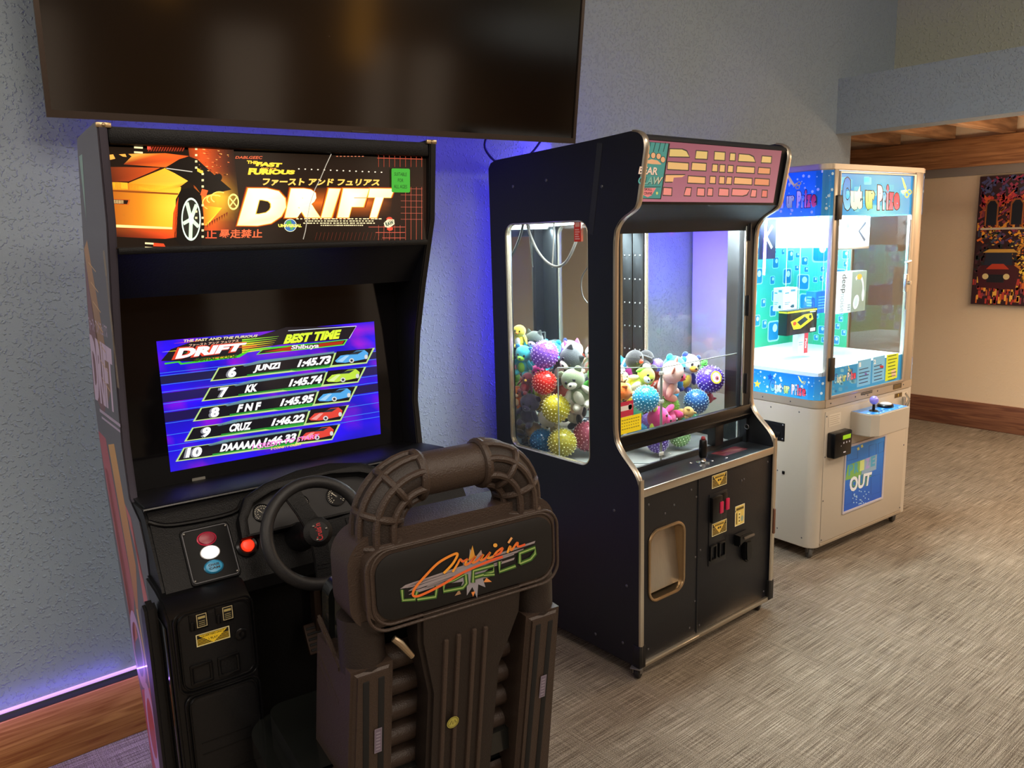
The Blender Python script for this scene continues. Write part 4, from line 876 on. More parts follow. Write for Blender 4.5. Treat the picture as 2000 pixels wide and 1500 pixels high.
# front door with the main window
MB().plate([(.022, .826), (WID-.022, .826), (WID-.022, 1.672), (.022, 1.672)], [[(.036, .884), (.755, .884), (.755, 1.655), (.036, 1.655)]], .02, M=frame((0, .140, 0), (1, 0, 0), (0, 0, 1))).build('front_door', NAVY, m2)
dr = MB().box(.034, .757, .128, .133, .882, 1.657).build('front_pane', PANE, m2)
MB().box(.022, WID-.022, .112, .124, .830, .886, .003).box(.022, WID-.022, .106, .114, .842, .850, .002).build('door_rail', BLKG, m2)
for z in (1.60, 1.30, .98): MB().box(.765, .790, .108, .121, z-.04, z+.04, .002).tube([(.777, .107, z-.042), (.777, .107, z+.042)], .004, 8).build('hinge', mat('dark_hinge', '#1b1d22', .4, .4), m2)
b = MB(); b.box(.757, .767, .112, .121, .89, 1.655, .001).build('door_strip', mat('bright_strip', '#aeb8b8', .3, .8), m2)
d = Art(); d.rect(0, 0, .115, .062, '#ffe81c').up()
for k in range(4):
    for j in range(8): d.rect(.010+j*.0122, .048-k*.011, .0195+j*.0122-.002*((j*3+k) % 3), .052-k*.011, '#a89420')
d.build('warning_sticker', artmat('printed_ink', rough=.5), m2, frame((.037, .1262, .892), (1, 0, 0), (0, 0, 1)))
d = Art(); d.rect(0, 0, .072, .055, '#c22a4a').up().rect(0, .022, .065, .040, '#e8e2dc').oval(.055, .032, .010, .012, '#d9c0b0', 14)
d.build('red_sticker', artmat('printed_ink', rough=.5), m2, frame((.037, .1262, .955), (1, 0, 0), (0, 0, 1)))
# chute acrylic
def sheet(p0, p1, z0, z1, name='chute_panel'):
    v = Vector((p1[0]-p0[0], p1[1]-p0[1], 0)); n = Vector((-v.y, v.x, 0)).normalized()*.0022; L = v.length
    M = frame((p0[0], p0[1], z0), v, (0, 0, 1)); o = MB().box(0, L, 0, z1-z0, -.0022, .0022, M=M).build(name, ACR, m2)
    MB().box(0, L, z1-z0-.002, z1-z0+.001, -.0025, .0025, M=M).box(-.002, .002, 0, z1-z0, -.003, .003, M=M).box(L-.002, L+.002, 0, z1-z0, -.003, .003, M=M).box(0, L, 0, .004, -.0028, .0028, M=M).build('panel_edge', EDGE, o)
sheet((.302, .162), (.045, .455), .722, 1.10); sheet((.306, .160), (WID-.05, .160), .722, 1.10)
for (x, y, z) in ((.302, .158, .765), (.302, .158, .97), (.30, .158, 1.08)): MB().box(x-.012, x+.012, y-.004, y+.001, z-.007, z+.007, .001).ball((x-.006, y-.004, z), .0025, u=8, v=5).ball((x+.006, y-.004, z), .0025, u=8, v=5).build('acrylic_bracket', mat('clear_bracket', '#c9cfcc', .2, spec=.7), m2)
MB().box(.10, .16, .30, .345, .718, .722).box(.10, .102, .30, .345, .718, .765).box(.158, .16, .30, .345, .718, .765).build('acrylic_stop', ACR, m2)
# crane cable
rope = mat('grey_crane_cable', '#55524c', .5)
b = MB().tube(smoothpath([(.16, .752, 1.658), (.16, .73, 1.604), (.16, .688, 1.542), (.16, .633, 1.497), (.16, .576, 1.479), (.16, .523, 1.497), (.16, .479, 1.55), (.16, .449, 1.608), (.16, .43, 1.658)], 8), .0055, 10)
b.tube(smoothpath([(.25, .684, 1.66), (.25, .689, 1.58), (.25, .701, 1.47)], 6), .003, 8)
b.tube(smoothpath([(.06, .295, 1.49), (.06, .307, 1.479), (.06, .331, 1.45), (.06, .337, 1.413), (.06, .327, 1.376), (.06, .30, 1.35)], 6), .0025, 8).each('crane_cable', rope, m2)
d = Art(); d.rect(0, 0, .035, .075, '#e0381c').up(); 
for k in range(5): d.rect(.005, .008+k*.008, .029-.003*(k % 3), .012+k*.008, '#f4b0a0')
d.rect(.006, .052, .029, .070, '#f0a890'); d.build('red_hanging_tag', artmat('printed_ink', rough=.5), m2, frame((.006, .315, 1.577), (0, -1, 0), (0, 0, 1)))
# control deck
MB().box(.022, WID-.022, .003, .150, .700, .7195).box(.022, WID-.022, .145, .156, .715, .742, .002).build('control_deck', mat('scuffed_black_deck', '#1d1f22', .33, bump=.1, scale=90), m2)
MB().box(.022, WID-.022, -.002, .006, .692, .7215, .002).build('deck_trim', TMOLD, m2)
j = MB().lathe([(.026, 0), (.026, .003), (.012, .007), (.009, .014), (.009, .022)], 20, M=T(.44, .065, .7195)).build('joystick', CHR, m2)
MB().lathe([(.012, .020), (.015, .026), (.0165, .05), (.014, .088), (.012, .092), (0, .093)], 20, M=T(.44, .065, .7195)).build('joystick_handle', BLKG, j)
MB().lathe([(.008, .092), (.009, .098), (.006, .104), (0, .105)], 16, M=T(.44, .065, .7195)).build('joystick_button', mat('dark_red_button', '#7a2026', .35), j)
b = MB()
for x, y in ((.475, .085), (.485, .055), (.56, .042), (.40, .045), (.405, .095)): b.ball((x, y, .7198), (.0065, .0065, .003), u=10, v=6)
b.each('deck_screw', CHR, m2)
d = Art(); d.poly([(0, 0), (.155, .0), (.15, .06), (-.01, .062)], '#5a1c22').up().poly([(.02, .04), (.10, .05), (.15, .02), (.11, .012)], '#8a5a5c').poly([(.0, .01), (.06, .018), (.05, .03), (.0, .028)], '#6a2028')
d.build('worn_decal', artmat('printed_ink', rough=.5), m2, frame((.575, .058, .7201), (1, 0, 0), (0, 1, 0)))
MB().box(.60, .655, .125, .165, .742, .825, .003).build('latch_box', BLK, m2)
MB().box(.70, .765, .150, .153, .748, .818, .001).build('side_window', ACR, m2)
MB().tube([(.805, .118+.010*cos(t), .79+.010*sin(t)) for t in [2*pi*i/16 for i in range(16)]], .002, 6, closed=True).build('keyhole_ring', SPK, m2)
# lower front
FP = .010
dl = MB().plate([(.022, .062), (.337, .062), (.337, .694), (.022, .694)], [rrect(.062, .258, .280, .548, .045, 8)], .018, M=frame((0, FP+.018, 0), (1, 0, 0), (0, 0, 1))).build('prize_door', NAVY, m2)
b = MB().tube([(x, FP-.002, z) for x, z in rrect(.062, .258, .280, .548, .045, 8)], .006, 8, closed=True)
b.build('chute_rim', mat('brass_chute_rim', '#b59c7a', .28, .9), dl)
sc_ = MB().plate(rrect(.062, .258, .280, .548, .045, 8), [rrect(.066, .254, .284, .544, .043, 8)], .05, M=frame((0, FP+.052, 0), (1, 0, 0), (0, 0, 1))); sc_.build('chute_sleeve', mat('brass_chute_rim', '#b59c7a', .28, .9), dl)
MB().box(.058, .262, FP+.045, FP+.05, .30, .552, .002, M=T(.16, FP+.05, .55) @ RX(-.12) @ T(-.16, -FP-.05, -.55)).build('chute_flap', mat('brushed_steel_flap', '#b5ab9c', .35, .85, vary=.12, scale=120, stretch=(1, 1, .05)), dl)
MB().box(.05, .27, .20, .21, .26, .57).build('chute_back', NAVY, dl)
dc = MB().box(.345, WID-.022, FP, FP+.018, .062, .694, .002).build('coin_door', NAVY, m2)
MB().box(.337, .3452, FP+.004, FP+.018, .062, .694).tube([(.341, FP+.001, .07), (.341, FP+.001, .69)], .005, 8).build('piano_hinge', mat('dark_hinge', '#1b1d22', .4, .4), m2)
b = MB()
for x, z in ((.06, .655), (.30, .655), (.06, .10), (.30, .10), (.33, .62), (.33, .38), (.33, .2), (.80, .66), (.80, .09), (.62, .62), (.635, .622), (.58, .50), (.36, .09), (.36, .40), (.15, .60), (.20, .62), (.42, .545), (.42, .33)): b.ball((x, FP-.0005, z), (.0045, .002, .0045), u=8, v=5)
b.each('door_screw', SPK, m2)
plate_ = MB().box(.408, .520, FP-.004, FP, .318, .610, .002).build('coin_plate', mat('coin_plate_black', '#101116', .4), dc)
MB().box(.408, .470, FP-.020, FP-.004, .498, .600, .004).box(.475, .515, FP-.010, FP-.004, .515, .600, .003).build('coin_mechanism', BLKG, plate_)
for x in (.462, .512):
    MB().box(x-.010, x+.010, FP-.024 if x < .48 else FP-.016, FP-.008, .528, .575, .003).build('red_coin_button', mat('lit_dark_red', '#a81c3c', .3, emis=.25), plate_)
INK = artmat('printed_ink', rough=.5)
for z in (.655, .462):
    d = Art(); d.rect(-.047, -.026, .047, .026, '#e6d9a0').up().rect(-.044, -.023, .044, .023, '#2a2412').up(); d.poly([(-.040, .022), (.040, .022), (0, -.022)], '#d9b348')
    for k in range(5): d.line([(-.043, .006-k*.006), (-.026+k*.005, .006-k*.006)], .0018, '#c9a640').line([(.043, .006-k*.006), (.026-k*.005, .006-k*.006)], .0018, '#c9a640')
    d.up()
    for k in range(7): d.rect(-.028+k*.008, .011, -.022+k*.008, .018, '#2a2412')
    d.rect(-.011, -.003, -.001, .005, '#2a2412').rect(.002, -.003, .011, .005, '#2a2412')
    d.build('price_sticker', INK, dc, frame((.472, FP-.0045 if z < .6 else FP-.0006, z), (1, 0, 0), (0, 0, 1)))
d = Art(); d.rect(-.032, -.042, .032, .042, '#efe6c0').up().rect(-.029, -.039, .029, .039, '#d9bf62').up().rect(-.025, .022, .025, .032, '#5a4a1c').rect(-.025, -.034, -.018, .012, '#5a4a1c').rect(-.010, -.034, .004, .014, '#efdf9a').oval(.016, -.018, .009, .012, '#8fa08a', 16).up()
for k in range(3): d.rect(-.007, -.028+k*.014, .001, -.020+k*.014, '#6a5a2a')
d.build('bill_sticker', INK, dc, frame((.612, FP-.0006, .478), (1, 0, 0), (0, 0, 1)))
bv = MB().prism([(.575, .405), (.66, .405), (.672, .385), (.668, .372), (.60, .372), (.575, .36)], FP-.03, FP, 'Y', .003).build('bill_acceptor', BLKG, dc)
MB().box(.60, .668, FP-.036, FP-.028, .385, .395, .002).build('bill_slot_lip', mat('worn_lip', '#6d655c', .4, .5), bv)
MB().prism([(.625, .37), (.665, .365), (.672, .33), (.668, .285), (.645, .272), (.630, .285), (.625, .33)], FP-.026, FP, 'Y', .006).build('bill_guide', BLKG, bv)
for x in (.430, .487): MB().plate(rrect(x-.020, x+.020, .340, .402, .003), [rrect(x-.014, x+.014, .346, .396, .002)], .008, M=frame((0, FP-.004, 0), (1, 0, 0), (0, 0, 1)), bev=.001).build('coin_return', BLKG, dc)
MB().box(.022, WID-.022, -.002, FP+.01, .044, .062, .002).box(.022, .345, -.004, FP, .050, .058, .001).build('bottom_trim', TMOLD, m2)
MB().box(.022, WID-.022, FP+.02, .78, .05, .07).build('base_board', NAVY, m2)
b = MB()
for x in (-.004, WID-.030): b.box(x, x+.034, -.005, .03, .048, .135, .003)
b.each('corner_guard', BLK, m2)
MB().box(WID-.020, WID-.008, -.012, -.004, .345, .455, .003).build("front_bumper", mat("brown_rubber_bumper", "#6a4634", .5), m2)
def caster(par, x, y, ztop, mt=RUB, r=.024, ang=.4):
    M = T(x, y, 0) @ RZ(ang)
    c = MB().box(-.022, .022, -.022, .022, ztop-.005, ztop, .001, M=M).prism([(-.012, ztop-.005), (.012, ztop-.005), (.020, r), (.010, r-.006), (-.010, r+.002)], -.015, -.012, 'Y', M=M).prism([(-.012, ztop-.005), (.012, ztop-.005), (.020, r), (.010, r-.006), (-.010, r+.002)], .012, .015, 'Y', M=M).build('caster', mat('zinc_caster_fork', '#8a8782', .4, .8), par)
    MB().lathe([(r*.3, -.010), (r*.86, -.010), (r, -.006), (r, .006), (r*.86, .010), (r*.3, .010)], 20, M=M @ T(.010, 0, r) @ RX(pi/2)).build('wheel', mt, c)
for x, y in ((.008, .016), (WID-.06, .03), (.035, .73), (WID-.05, .73)): caster(m2, x, y, .05, r=.025)
# ================================================================== prizes inside the crane machine
BUMP = {}
def jelly(name, c, tr=.35): return mat('vinyl_'+name, c, .16, coat=.5, trans=tr, ior=1.2)
def ball(label, loc, r, c, tip, nb=150, tr=.30, seed=0):
    b = MB().ball((0, 0, 0), r, u=28, v=18)
    for i in range(nb):
        z = 1-2*(i+.5)/nb; t = i*2.399963+seed; q = sqrt(1-z*z); d = Vector((q*cos(t), q*sin(t), z)); e = d.orthogonal().normalized(); f_ = d.cross(e)
        h = r*.075; s_ = r*.050; tb = bmesh.new(); vs = [tb.verts.new(d*r*.985+(e*cos(k*pi/3)+f_*sin(k*pi/3))*s_) for k in range(6)]; ws = [tb.verts.new(d*(r+h*.8)+(e*cos(k*pi/3)+f_*sin(k*pi/3))*s_*.55) for k in range(6)]; ap_ = tb.verts.new(d*(r+h))
        for k in range(6): tb.faces.new((vs[k], vs[(k+1) % 6], ws[(k+1) % 6], ws[k])); tb.faces.new((ws[k], ws[(k+1) % 6], ap_))
        b._add(tb, None, 1)
    o = b.build('spiky_ball', [jelly(c, c, tr), mat('vinyl_tip_'+tip, tip, .25, coat=.4)], None, 60)  # lighter tip colours stand in for highlights on the bumps
    o.location = loc; o.rotation_euler = (seed, seed*1.7, seed*.6); tag(o, label, 'ball', 'rubber balls among the plush toys'); return o
def fur(c): return mat('plush_'+c, c, .9, bump=.6, scale=420, sheen=.4)
EYE = mat('plush_eye', '#101010', .15, coat=.6)
def plush(name, label, loc, s, rot, body, kind='bear', belly=None, ear=None, snout=None, limb=None, cat='plush toy'):
    """soft toy, unit size: head radius about 1; the head is at the origin and the body hangs below it (-z), face to -y"""
    t = thing(name, label, cat, loc, 0, 'plush toys in the crane machine'); t.rotation_euler = rot
    S_ = Matrix.Scale(s, 4); F0 = fur(body); FB = fur(belly or body); FE = fur(ear or body); FS = fur(snout or belly or body); FL = fur(limb or body)
    MB().ball((0, .05, -1.55), (.85, .78, 1.0), M=S_, u=20, v=14).build('body', F0, t)
    if belly: MB().ball((0, -.28, -1.55), (.58, .52, .75), M=S_, u=18, v=12).build('belly', FB, t)
    MB().ball((0, 0, 0), (1.0, .92, .9), M=S_, u=22, v=14).build('head', F0, t)
    for sx in (-1, 1):
        e = MB()
        if kind == 'bear' or kind == 'sloth': e.ball((sx*.78, .05, .68), (.32, .16, .32), M=S_)
        elif kind == 'dog': e.ball((sx*.95, -.05, -.05), (.20, .26, .62), M=S_, rot=RY(-sx*.25))
        elif kind == 'bunny': e.ball((sx*.42, .08, 1.35), (.20, .14, .75), M=S_, rot=RY(sx*.2))
        elif kind in ('cat', 'pig', 'husky'): e.lathe([(.34, 0), (.24, .25), (.08, .52), (0, .56)], 14, M=S_ @ T(sx*.55, 0, .62) @ RY(sx*.3) @ Matrix.Diagonal((1, .5, 1, 1)))
        elif kind == 'bird': e.ball((sx*1.05, .05, -1.2), (.16, .42, .85), M=S_, rot=RY(-sx*.35))
        else: e.ball((sx*.5, 0, .8), (.2, .12, .3), M=S_)
        e.build('ear' if kind != 'bird' else 'wing', FE, t)
        MB().ball((sx*.36, -.82, .14), (.13, .10, .15), M=S_, u=12, v=8).build('eye', EYE, t)
        if kind != 'bird': MB().ball((sx*.88, -.30, -1.2), (.27, .30, .62), M=S_, rot=RY(-sx*.6), u=14, v=10).build('arm', FL, t)
        MB().ball((sx*.50, -.55, -2.25), (.34, .58, .32), M=S_, u=14, v=10).build('leg', FL, t)
    if kind == 'bird': MB().lathe([(.26, 0), (.18, .25), (0, .48)], 12, M=S_ @ T(0, -.8, -.12) @ RX(pi/2)).build('beak', FS, t)
    else:
        MB().ball((0, -.80, -.22), (.44, .36, .32), M=S_, u=16, v=10).build('snout', FS, t)
        if kind != 'pig': MB().ball((0, -1.14, -.12), (.12, .08, .09), M=S_, u=10, v=8).build('nose', EYE, t)
        else:
            q = MB()
            for sx in (-1, 1): q.ball((sx*.14, -1.15, -.2), (.06, .04, .10), M=S_, u=8, v=6)
            q.build('nostrils', fur('#a02a4a'), t)
    return t
# ---- the prizes, each a thing of its own
BL = [('purple marbled spiky ball high in the left window', (.10, .618, 1.124), .056, '#8a55c8', '#b98ae8'),
('red spiky ball in the middle of the left window', (.08, .583, 1.026), .0495, '#d9281c', '#f08a78'),
('yellow spiky ball half behind another yellow ball, under the red ball', (.12, .672, .905), .0495, '#c2a31c', '#efe08a'),
('large yellow spiky ball touching the left window below the red ball', (.083, .510, .932), .057, '#c9b81e', '#f2ea9a'),
('lowest yellow spiky ball resting at the bottom of the left window', (.083, .506, .784), .057, '#b5a630', '#f0ec9c'),
('dark blue spiky ball low in the left window beside the lowest yellow ball', (.09, .640, .780), .0485, '#1d5a86', '#2f7aa6'),
('dusky pink translucent ball at the lower right of the left window', (.205, .50, .785), .060, '#a84a5e', '#d28a98'),
('light blue spiky ball in front of the orange toy in the front window', (.365, .29, .952), .053, '#2fa0d0', '#a8e0f2'),
('purple spiky ball with a round yellow emblem at the right of the front window', (.752, .262, .983), .058, '#5a3fb0', '#a894e8'),
('deep blue spiky ball under the purple emblem ball', (.652, .262, .900), .051, '#1f62a8', '#8ac0e8'),
('small green spiky ball half hidden behind the pink pig', (.570, .335, .885), .042, '#7fc050', '#c8e89a'),
('violet spiky ball seen through the slot under the front window', (.409, .265, .766), .0435, '#6a50a0', '#c0b0e8'),
('pale green spiky ball seen through the slot under the front window', (.545, .265, .767), .0445, '#8ab87a', '#c8e8b8'),
('small violet ball peeping out behind the cyan plush', (.625, .45, 1.041), .028, '#8a70d0', '#b8a0f0')]
L_ = R(-62); Fr = R(-12)
PLU = [
('teal and lime plush bear squeezed against the rear edge of the left window', (.062, .685, 1.118), .032, (.3, .2, L_), '#2fa8b8', 'bear', '#8ad03a', '#2f8ad0', None, None),
('grey husky plush with white face and pointed ears in the left window', (.175, .535, 1.100), .044, (.45, .75, L_), '#40464a', 'husky', '#e8e2d6', '#40464a', '#efe8dc', None),
('mottled green and white sloth plush facing the left window', (.150, .500, 1.030), .042, (.25, -.35, L_), '#8f9a78', 'sloth', '#ece6d6', None, '#efe9da', '#e8e0d0'),
('black and white cow plush low behind the sloth toy', (.215, .515, .925), .038, (.3, .6, L_-.4), '#d8d0c4', 'dog', '#efe8dc', '#26262a', '#e0b898', '#2a2a2e'),
('cream dog plush lying under the yellow balls in the left window', (.125, .600, .842), .036, (1.2, .4, L_), '#e0d8ba', 'dog', None, '#d0c08a', None, '#dccb98'),
('cyan plush bear behind the purple marbled ball', (.22, .678, 1.135), .034, (.2, 0, L_), '#1fb8d8', 'bear', None, None, None, None),
('white unicorn plush with pastel patches and pink ears in the left window', (.270, .600, 1.128), .036, (.1, -.2, L_), '#f0e8e0', 'cat', '#f4c0d0', '#e86aa0', '#f2d8c0', '#8ad8d8'),
('white and coral plush cat at the top right of the left window', (.285, .50, 1.125), .032, (.1, .3, L_), '#f0ece6', 'cat', '#f0a8a0', '#d82a5a', None, '#f0c8b8'),
('bright green fuzzy plush at the right edge of the left window', (.225, .450, 1.040), .034, (.2, .2, L_), '#5fd04a', 'bear', '#8ae86a', None, None, None),
('lime green small plush behind the red ball', (.085, .70, 1.012), .026, (.2, .3, L_), '#8ac02f', 'bear', '#c9c85a', None, None, None),
('orange plush tiger at the rear edge of the left window', (.060, .712, .975), .024, (.2, .1, L_), '#e8782a', 'cat', '#efd0a0', None, None, None),
('dark red plush bird beside the lime toy in the left window', (.062, .70, 1.050), .023, (.1, .4, L_), '#7a2030', 'bird', '#a83a40', None, '#e0b040', None),
('dark purple plush bear low at the rear of the left window', (.075, .685, .90), .036, (.3, .3, L_), '#3a2f48', 'bear', None, None, None, None),
('golden brown plush bear at the bottom rear corner of the left window', (.082, .690, .812), .034, (1.0, .3, L_), '#8a6a30', 'bear', '#b08a48', None, None, None),
('magenta plush cat peeping between the purple and red balls', (.115, .69, 1.045), .024, (.2, -.4, L_), '#e02a8a', 'cat', None, None, None, None),
('dark grey masked raccoon plush on top of the pile at the rear', (.105, .70, 1.175), .034, (.2, .1, L_), '#44504c', 'cat', '#b090c0', None, '#b8a0c8', None),
('yellow plush chick on top of the pile in the rear corner', (.075, .715, 1.185), .024, (.1, .1, L_), '#d8c83a', 'bird', '#f0f0e8', None, '#e8902a', None),
('black penguin plush with a pointed wing at the left of the front window', (.455, .43, 1.085), .036, (.1, -.9, Fr), '#26282c', 'bird', '#efe8e0', '#1e2024', '#d8402a', None),
('black plush bird behind the penguin in the front window', (.580, .47, 1.075), .030, (.0, .5, Fr), '#232428', 'bird', '#3a3a40', None, '#3a3a40', None),
('cyan plush bear behind the pink pig', (.640, .372, 1.040), .044, (.2, .25, Fr), '#1fb4dc', 'bear', '#e8f4f4', None, '#f0f0ec', '#1f9ad0'),
('pink plush pig with a red snout in the middle of the front window', (.530, .290, 1.035), .044, (.35, -.5, R(28)), '#f2c4bc', 'pig', '#f6d8cc', '#e88a78', '#e0386a', '#efb0a4'),
('lime yellow plush with green ears beside the pink pig', (.445, .375, 1.030), .034, (.4, .9, Fr), '#d8e84a', 'dog', '#f2f4c8', '#6ad02a', '#f0f0d8', '#eaf0a0'),
('small white plush bunny at the left edge of the front window', (.365, .43, 1.040), .022, (.2, .2, Fr), '#efe6d8', 'bunny', None, None, None, None),
('pale grey plush dog between the white bunny and the lime toy', (.400, .44, 1.015), .022, (.2, -.2, Fr), '#b8ac9a', 'dog', '#d8ccb8', None, None, None),
('orange plush fox at the left edge of the front window', (.345, .385, .985), .034, (1.2, .8, Fr), '#f0701c', 'cat', '#f0902a', None, None, '#f0821c'),
('magenta plush dragon with a lime foot lying along the front of the pile', (.440, .275, .866), .042, (.4, -1.35, Fr), '#e02a86', 'bear', '#e84a9a', '#d0e04a', '#e83a90', '#d8307e'),
('white yellow and blue patchwork plush at the top right of the pile', (.775, .375, 1.035), .042, (.2, .3, Fr), '#f4efe0', 'bear', '#f0d040', '#2a4aa8', '#f0a02a', '#2a4aa8'),
('tiny green plush frog beside the purple emblem ball', (.785, .335, 1.040), .014, (.1, .2, Fr), '#3fb83a', 'sloth', None, None, None, None),
('crimson plush star fish under the purple emblem ball', (.790, .300, .895), .026, (.9, .9, Fr), '#d02a5e', 'cat', None, None, None, None),
('tan plush bear with round paws at the bottom of the front window', (.560, .245, .872), .022, (1.2, .5, Fr), '#c9a05a', 'bear', '#d8b878', None, None, None),
('cream plush lamb in the bottom left corner of the front window', (.350, .40, .862), .030, (1.0, .4, Fr), '#e0d4c0', 'dog', None, None, None, None)]
# the lower layers of the pile, glimpsed between the toys in front
rnd = random.Random(21)
cols = ['#8a2f6a', '#2a7a9a', '#c9a02f', '#6a8a3a', '#b04a3a', '#e8e0d0', '#3a3a48', '#d87a3a', '#7a5ab0', '#3aa07a']
spots = [(.30, .62, .93), (.42, .55, .90), (.55, .50, .88), (.68, .45, .86), (.76, .55, .90), (.62, .62, .93), (.48, .68, .96), (.34, .70, 1.02), (.28, .52, .92), (.42, .42, .86), (.70, .66, .98), (.55, .62, 1.03), (.45, .56, 1.02), (.36, .56, 1.05), (.68, .52, 1.0), (.24, .66, .80), (.36, .62, .78), (.50, .58, .77), (.64, .50, .77), (.75, .38, .79), (.56, .38, .80), (.40, .36, .79), (.72, .70, .78), (.30, .45, .79), (.18, .62, .95), (.17, .60, .79)]
NM = ['plum', 'teal', 'mustard', 'olive', 'brick red', 'cream', 'charcoal', 'pumpkin', 'lilac', 'jade']
PLU = [(a_, b_, c_*1.14, *r_) for a_, b_, c_, *r_ in PLU]
# settle the pile: push overlapping toys apart a little (the hidden lower ones move most)
from mathutils import Euler
IT = [[Vector(p), [(Vector((0, 0, 0)), r_*1.06)], .35] for lb, p, r_, c, tp in BL]
for lb, p, s_, rt, *_ in PLU:
    q = Euler(rt).to_matrix(); IT.append([Vector(p), [(Vector((0, 0, 0)), s_*1.0), (q @ Vector((0, -.1, -1.55))*s_, s_*1.02)], .35])
for p in spots: IT.append([Vector(p), [(Vector((0, 0, 0)), .049)], 1.0])
for it in range(90):
    for i in range(len(IT)):
        for j in range(i):
            for oa, ra in IT[i][1]:
                for ob, rb in IT[j][1]:
                    d = (IT[i][0]+oa)-(IT[j][0]+ob); g = ra+rb-d.length
                    if g > 0 and d.length > 1e-6:
                        wi, wj = IT[i][2], IT[j][2]; d = d.normalized()*g*.6; IT[i][0] += d*wi/(wi+wj); IT[j][0] -= d*wj/(wi+wj)
    for k, (p, sp_, w_) in enumerate(IT):
        for o_, r_ in sp_:
            c = p+o_; lo = Vector((.034+r_, .170+r_, .724+r_)); hi = Vector((.806-r_, .756-r_, 9))
            for k_ in range(3): p[k_] += max(0, lo[k_]-c[k_])-max(0, c[k_]-hi[k_])
            c = p+o_; L = ((c.x-.302)*.293+(c.y-.162)*.257)/.3897       # keep out of the prize chute
            if L < r_: p.x += (r_-L)*.752*.7; p.y += (r_-L)*.66*.7
P_ = iter([v[0] for v in IT])
for i, (lb, p, r_, c, tp) in enumerate(BL):
    o = ball(lb, next(P_), r_, c, tp, 170 if r_ > .04 else 90, .18, i*.7)
    if 'with a round' in lb:
        d = Art(); d.oval(0, 0, .024, .027, '#e8d02a', 24).up().oval(0, 0, .018, .021, '#efe6dc', 22).up().oval(.003, -.004, .009, .010, '#d06a7a', 16).up().oval(.004, -.005, .004, .005, '#33202a', 10).oval(-.008, .008, .005, .006, '#d8a0c0', 12)
        n = Vector((-.45, -.84, .30)).normalized(); o.rotation_euler = (0, 0, 0)
        d.build('ball_emblem', artmat('printed_ink', rough=.5), o, frame(n*.0595, Vector((0, 0, 1)).cross(n), n.cross(Vector((0, 0, 1)).cross(n))))
for lb, p, s_, rt, c, k, be, ea, sn, li in PLU: plush('plush_toy', lb, next(P_), s_, rt, c, k, be, ea, sn, li)
for i, p in enumerate(spots):
    k = i % 10; q = next(P_); ball(f'{NM[k]} ball low in the {["left part", "middle", "right part"][0 if p[0] < .4 else 1 if p[0] < .6 else 2]} of the toy pile, {"upper" if p[2] > .95 else "middle" if p[2] > .84 else "bottom"} layer', q, .046, cols[k], cols[k], 60, .1, i)
# ================================================================== scissors prize machine
m3 = thing('prize_cutting_machine', 'white and blue prize machine with scissor logo, lit glass box and joystick shelf', 'prize machine', (1.464, .135, 0), -.061)
CREAM = mat('cream_powder_coat', '#b8ae9f', .38, coat=.15); ALU = mat('brushed_aluminium', '#c4bfb6', .3, .8); FRM = mat('champagne_metal_frame', '#bcae9a', .35, .5)
RR = .055; X0, X1, YB = -.055, .830, .775
def foot(e=0, n=8):
    return rrect(X0-e, X1+e, -e, YB+e, (RR, RR, .008, .008), n)
MB().prism(foot(), .062, .762, 'Z', .004).build('lower_cabinet', CREAM, m3)
MB().prism(foot(.001), .762, .80, 'Z', .002).prism([(0, -.004), (.77, -.004), (.77, .05), (0, .05)], .762, .80, 'Z').build('middle_frame', FRM, m3)
MB().prism(foot(.002), 1.856, 1.884, 'Z', .004).build('roof', FRM, m3)
b = MB(); b.box(-.004, .028, -.003, .02, .80, 1.86, .002).box(.704, .774, -.003, .03, .80, 1.86, .002).box(X0+.002, X0+.02, .40, YB, .80, 1.86).box(X1-.02, X1-.002, .40, YB, .80, 1.86).box(X0, X1, YB-.015, YB, .80, 1.86)
b.build('upper_frame', FRM, m3)
MB().box(X0-.0005, X0+.002, .398, YB, .80, 1.858).box(X1-.002, X1+.0005, .398, YB, .80, 1.858).build('rear_side_panel', CREAM, m3)
MB().box(X0+.02, X1-.02, .02, YB-.016, .90, .930).build('prize_floor', mat('white_prize_floor', '#e8ecec', .5), m3)
MB().box(X0+.004, X1-.004, .03, YB-.016, 1.845, 1.856).build('inner_ceiling', mat('white_inner', '#eef2f2', .5), m3)
# inside print: rounded squares on a green to cyan ground
def bubbles(W, H, seed):
    rr_ = random.Random(seed); a = Art()
    a.grid([(0, H), (W, H), (W, 0), (0, 0)], 1, 10, lambda u, v: ramp([(0, '#d8f4f4'), (.35, '#8adce0'), (.6, '#3fc0b0'), (1, '#2fa878')])(v)); a.up()
    done = []
    for i in range(900):
        s_ = rr_.choice([.03, .045, .06, .085, .11]); x, y = rr_.uniform(s_*.6, W-s_*.6), rr_.uniform(s_*.7, H-s_*.7)
        if any(abs(x-p)/(s_+q) < .56 and abs(y-r_)/(s_+q) < .62 for p, r_, q in done): continue
        done.append((x, y, s_))
        if len(done) > 60: break
    for x, y, s_ in done: a.poly(rrect(x-s_*.5, x+s_*.5, y-s_*.56, y+s_*.56, s_*.18, 4), '#b8f0f4')
    a.up()
    for x, y, s_ in done: a.poly(rrect(x-s_*.42, x+s_*.42, y-s_*.48, y+s_*.48, s_*.14, 4), '#1f86c0')
    a.up()
    for x, y, s_ in done: a.oval(x+s_*.12, y+s_*.16, s_*.2, s_*.22, '#e0f6ff', 14)
    return a
PRN = artmat('glossy_printed_panel', rough=.3)
MB().box(X0+.02, X1-.02, YB-.022, YB-.016, .93, 1.85).build('back_lining', CREAM, m3)
bubbles(.845, .915, 4).build('back_print', PRN, m3, frame((X0+.02, YB-.0225, .93), (1, 0, 0), (0, 0, 1)))
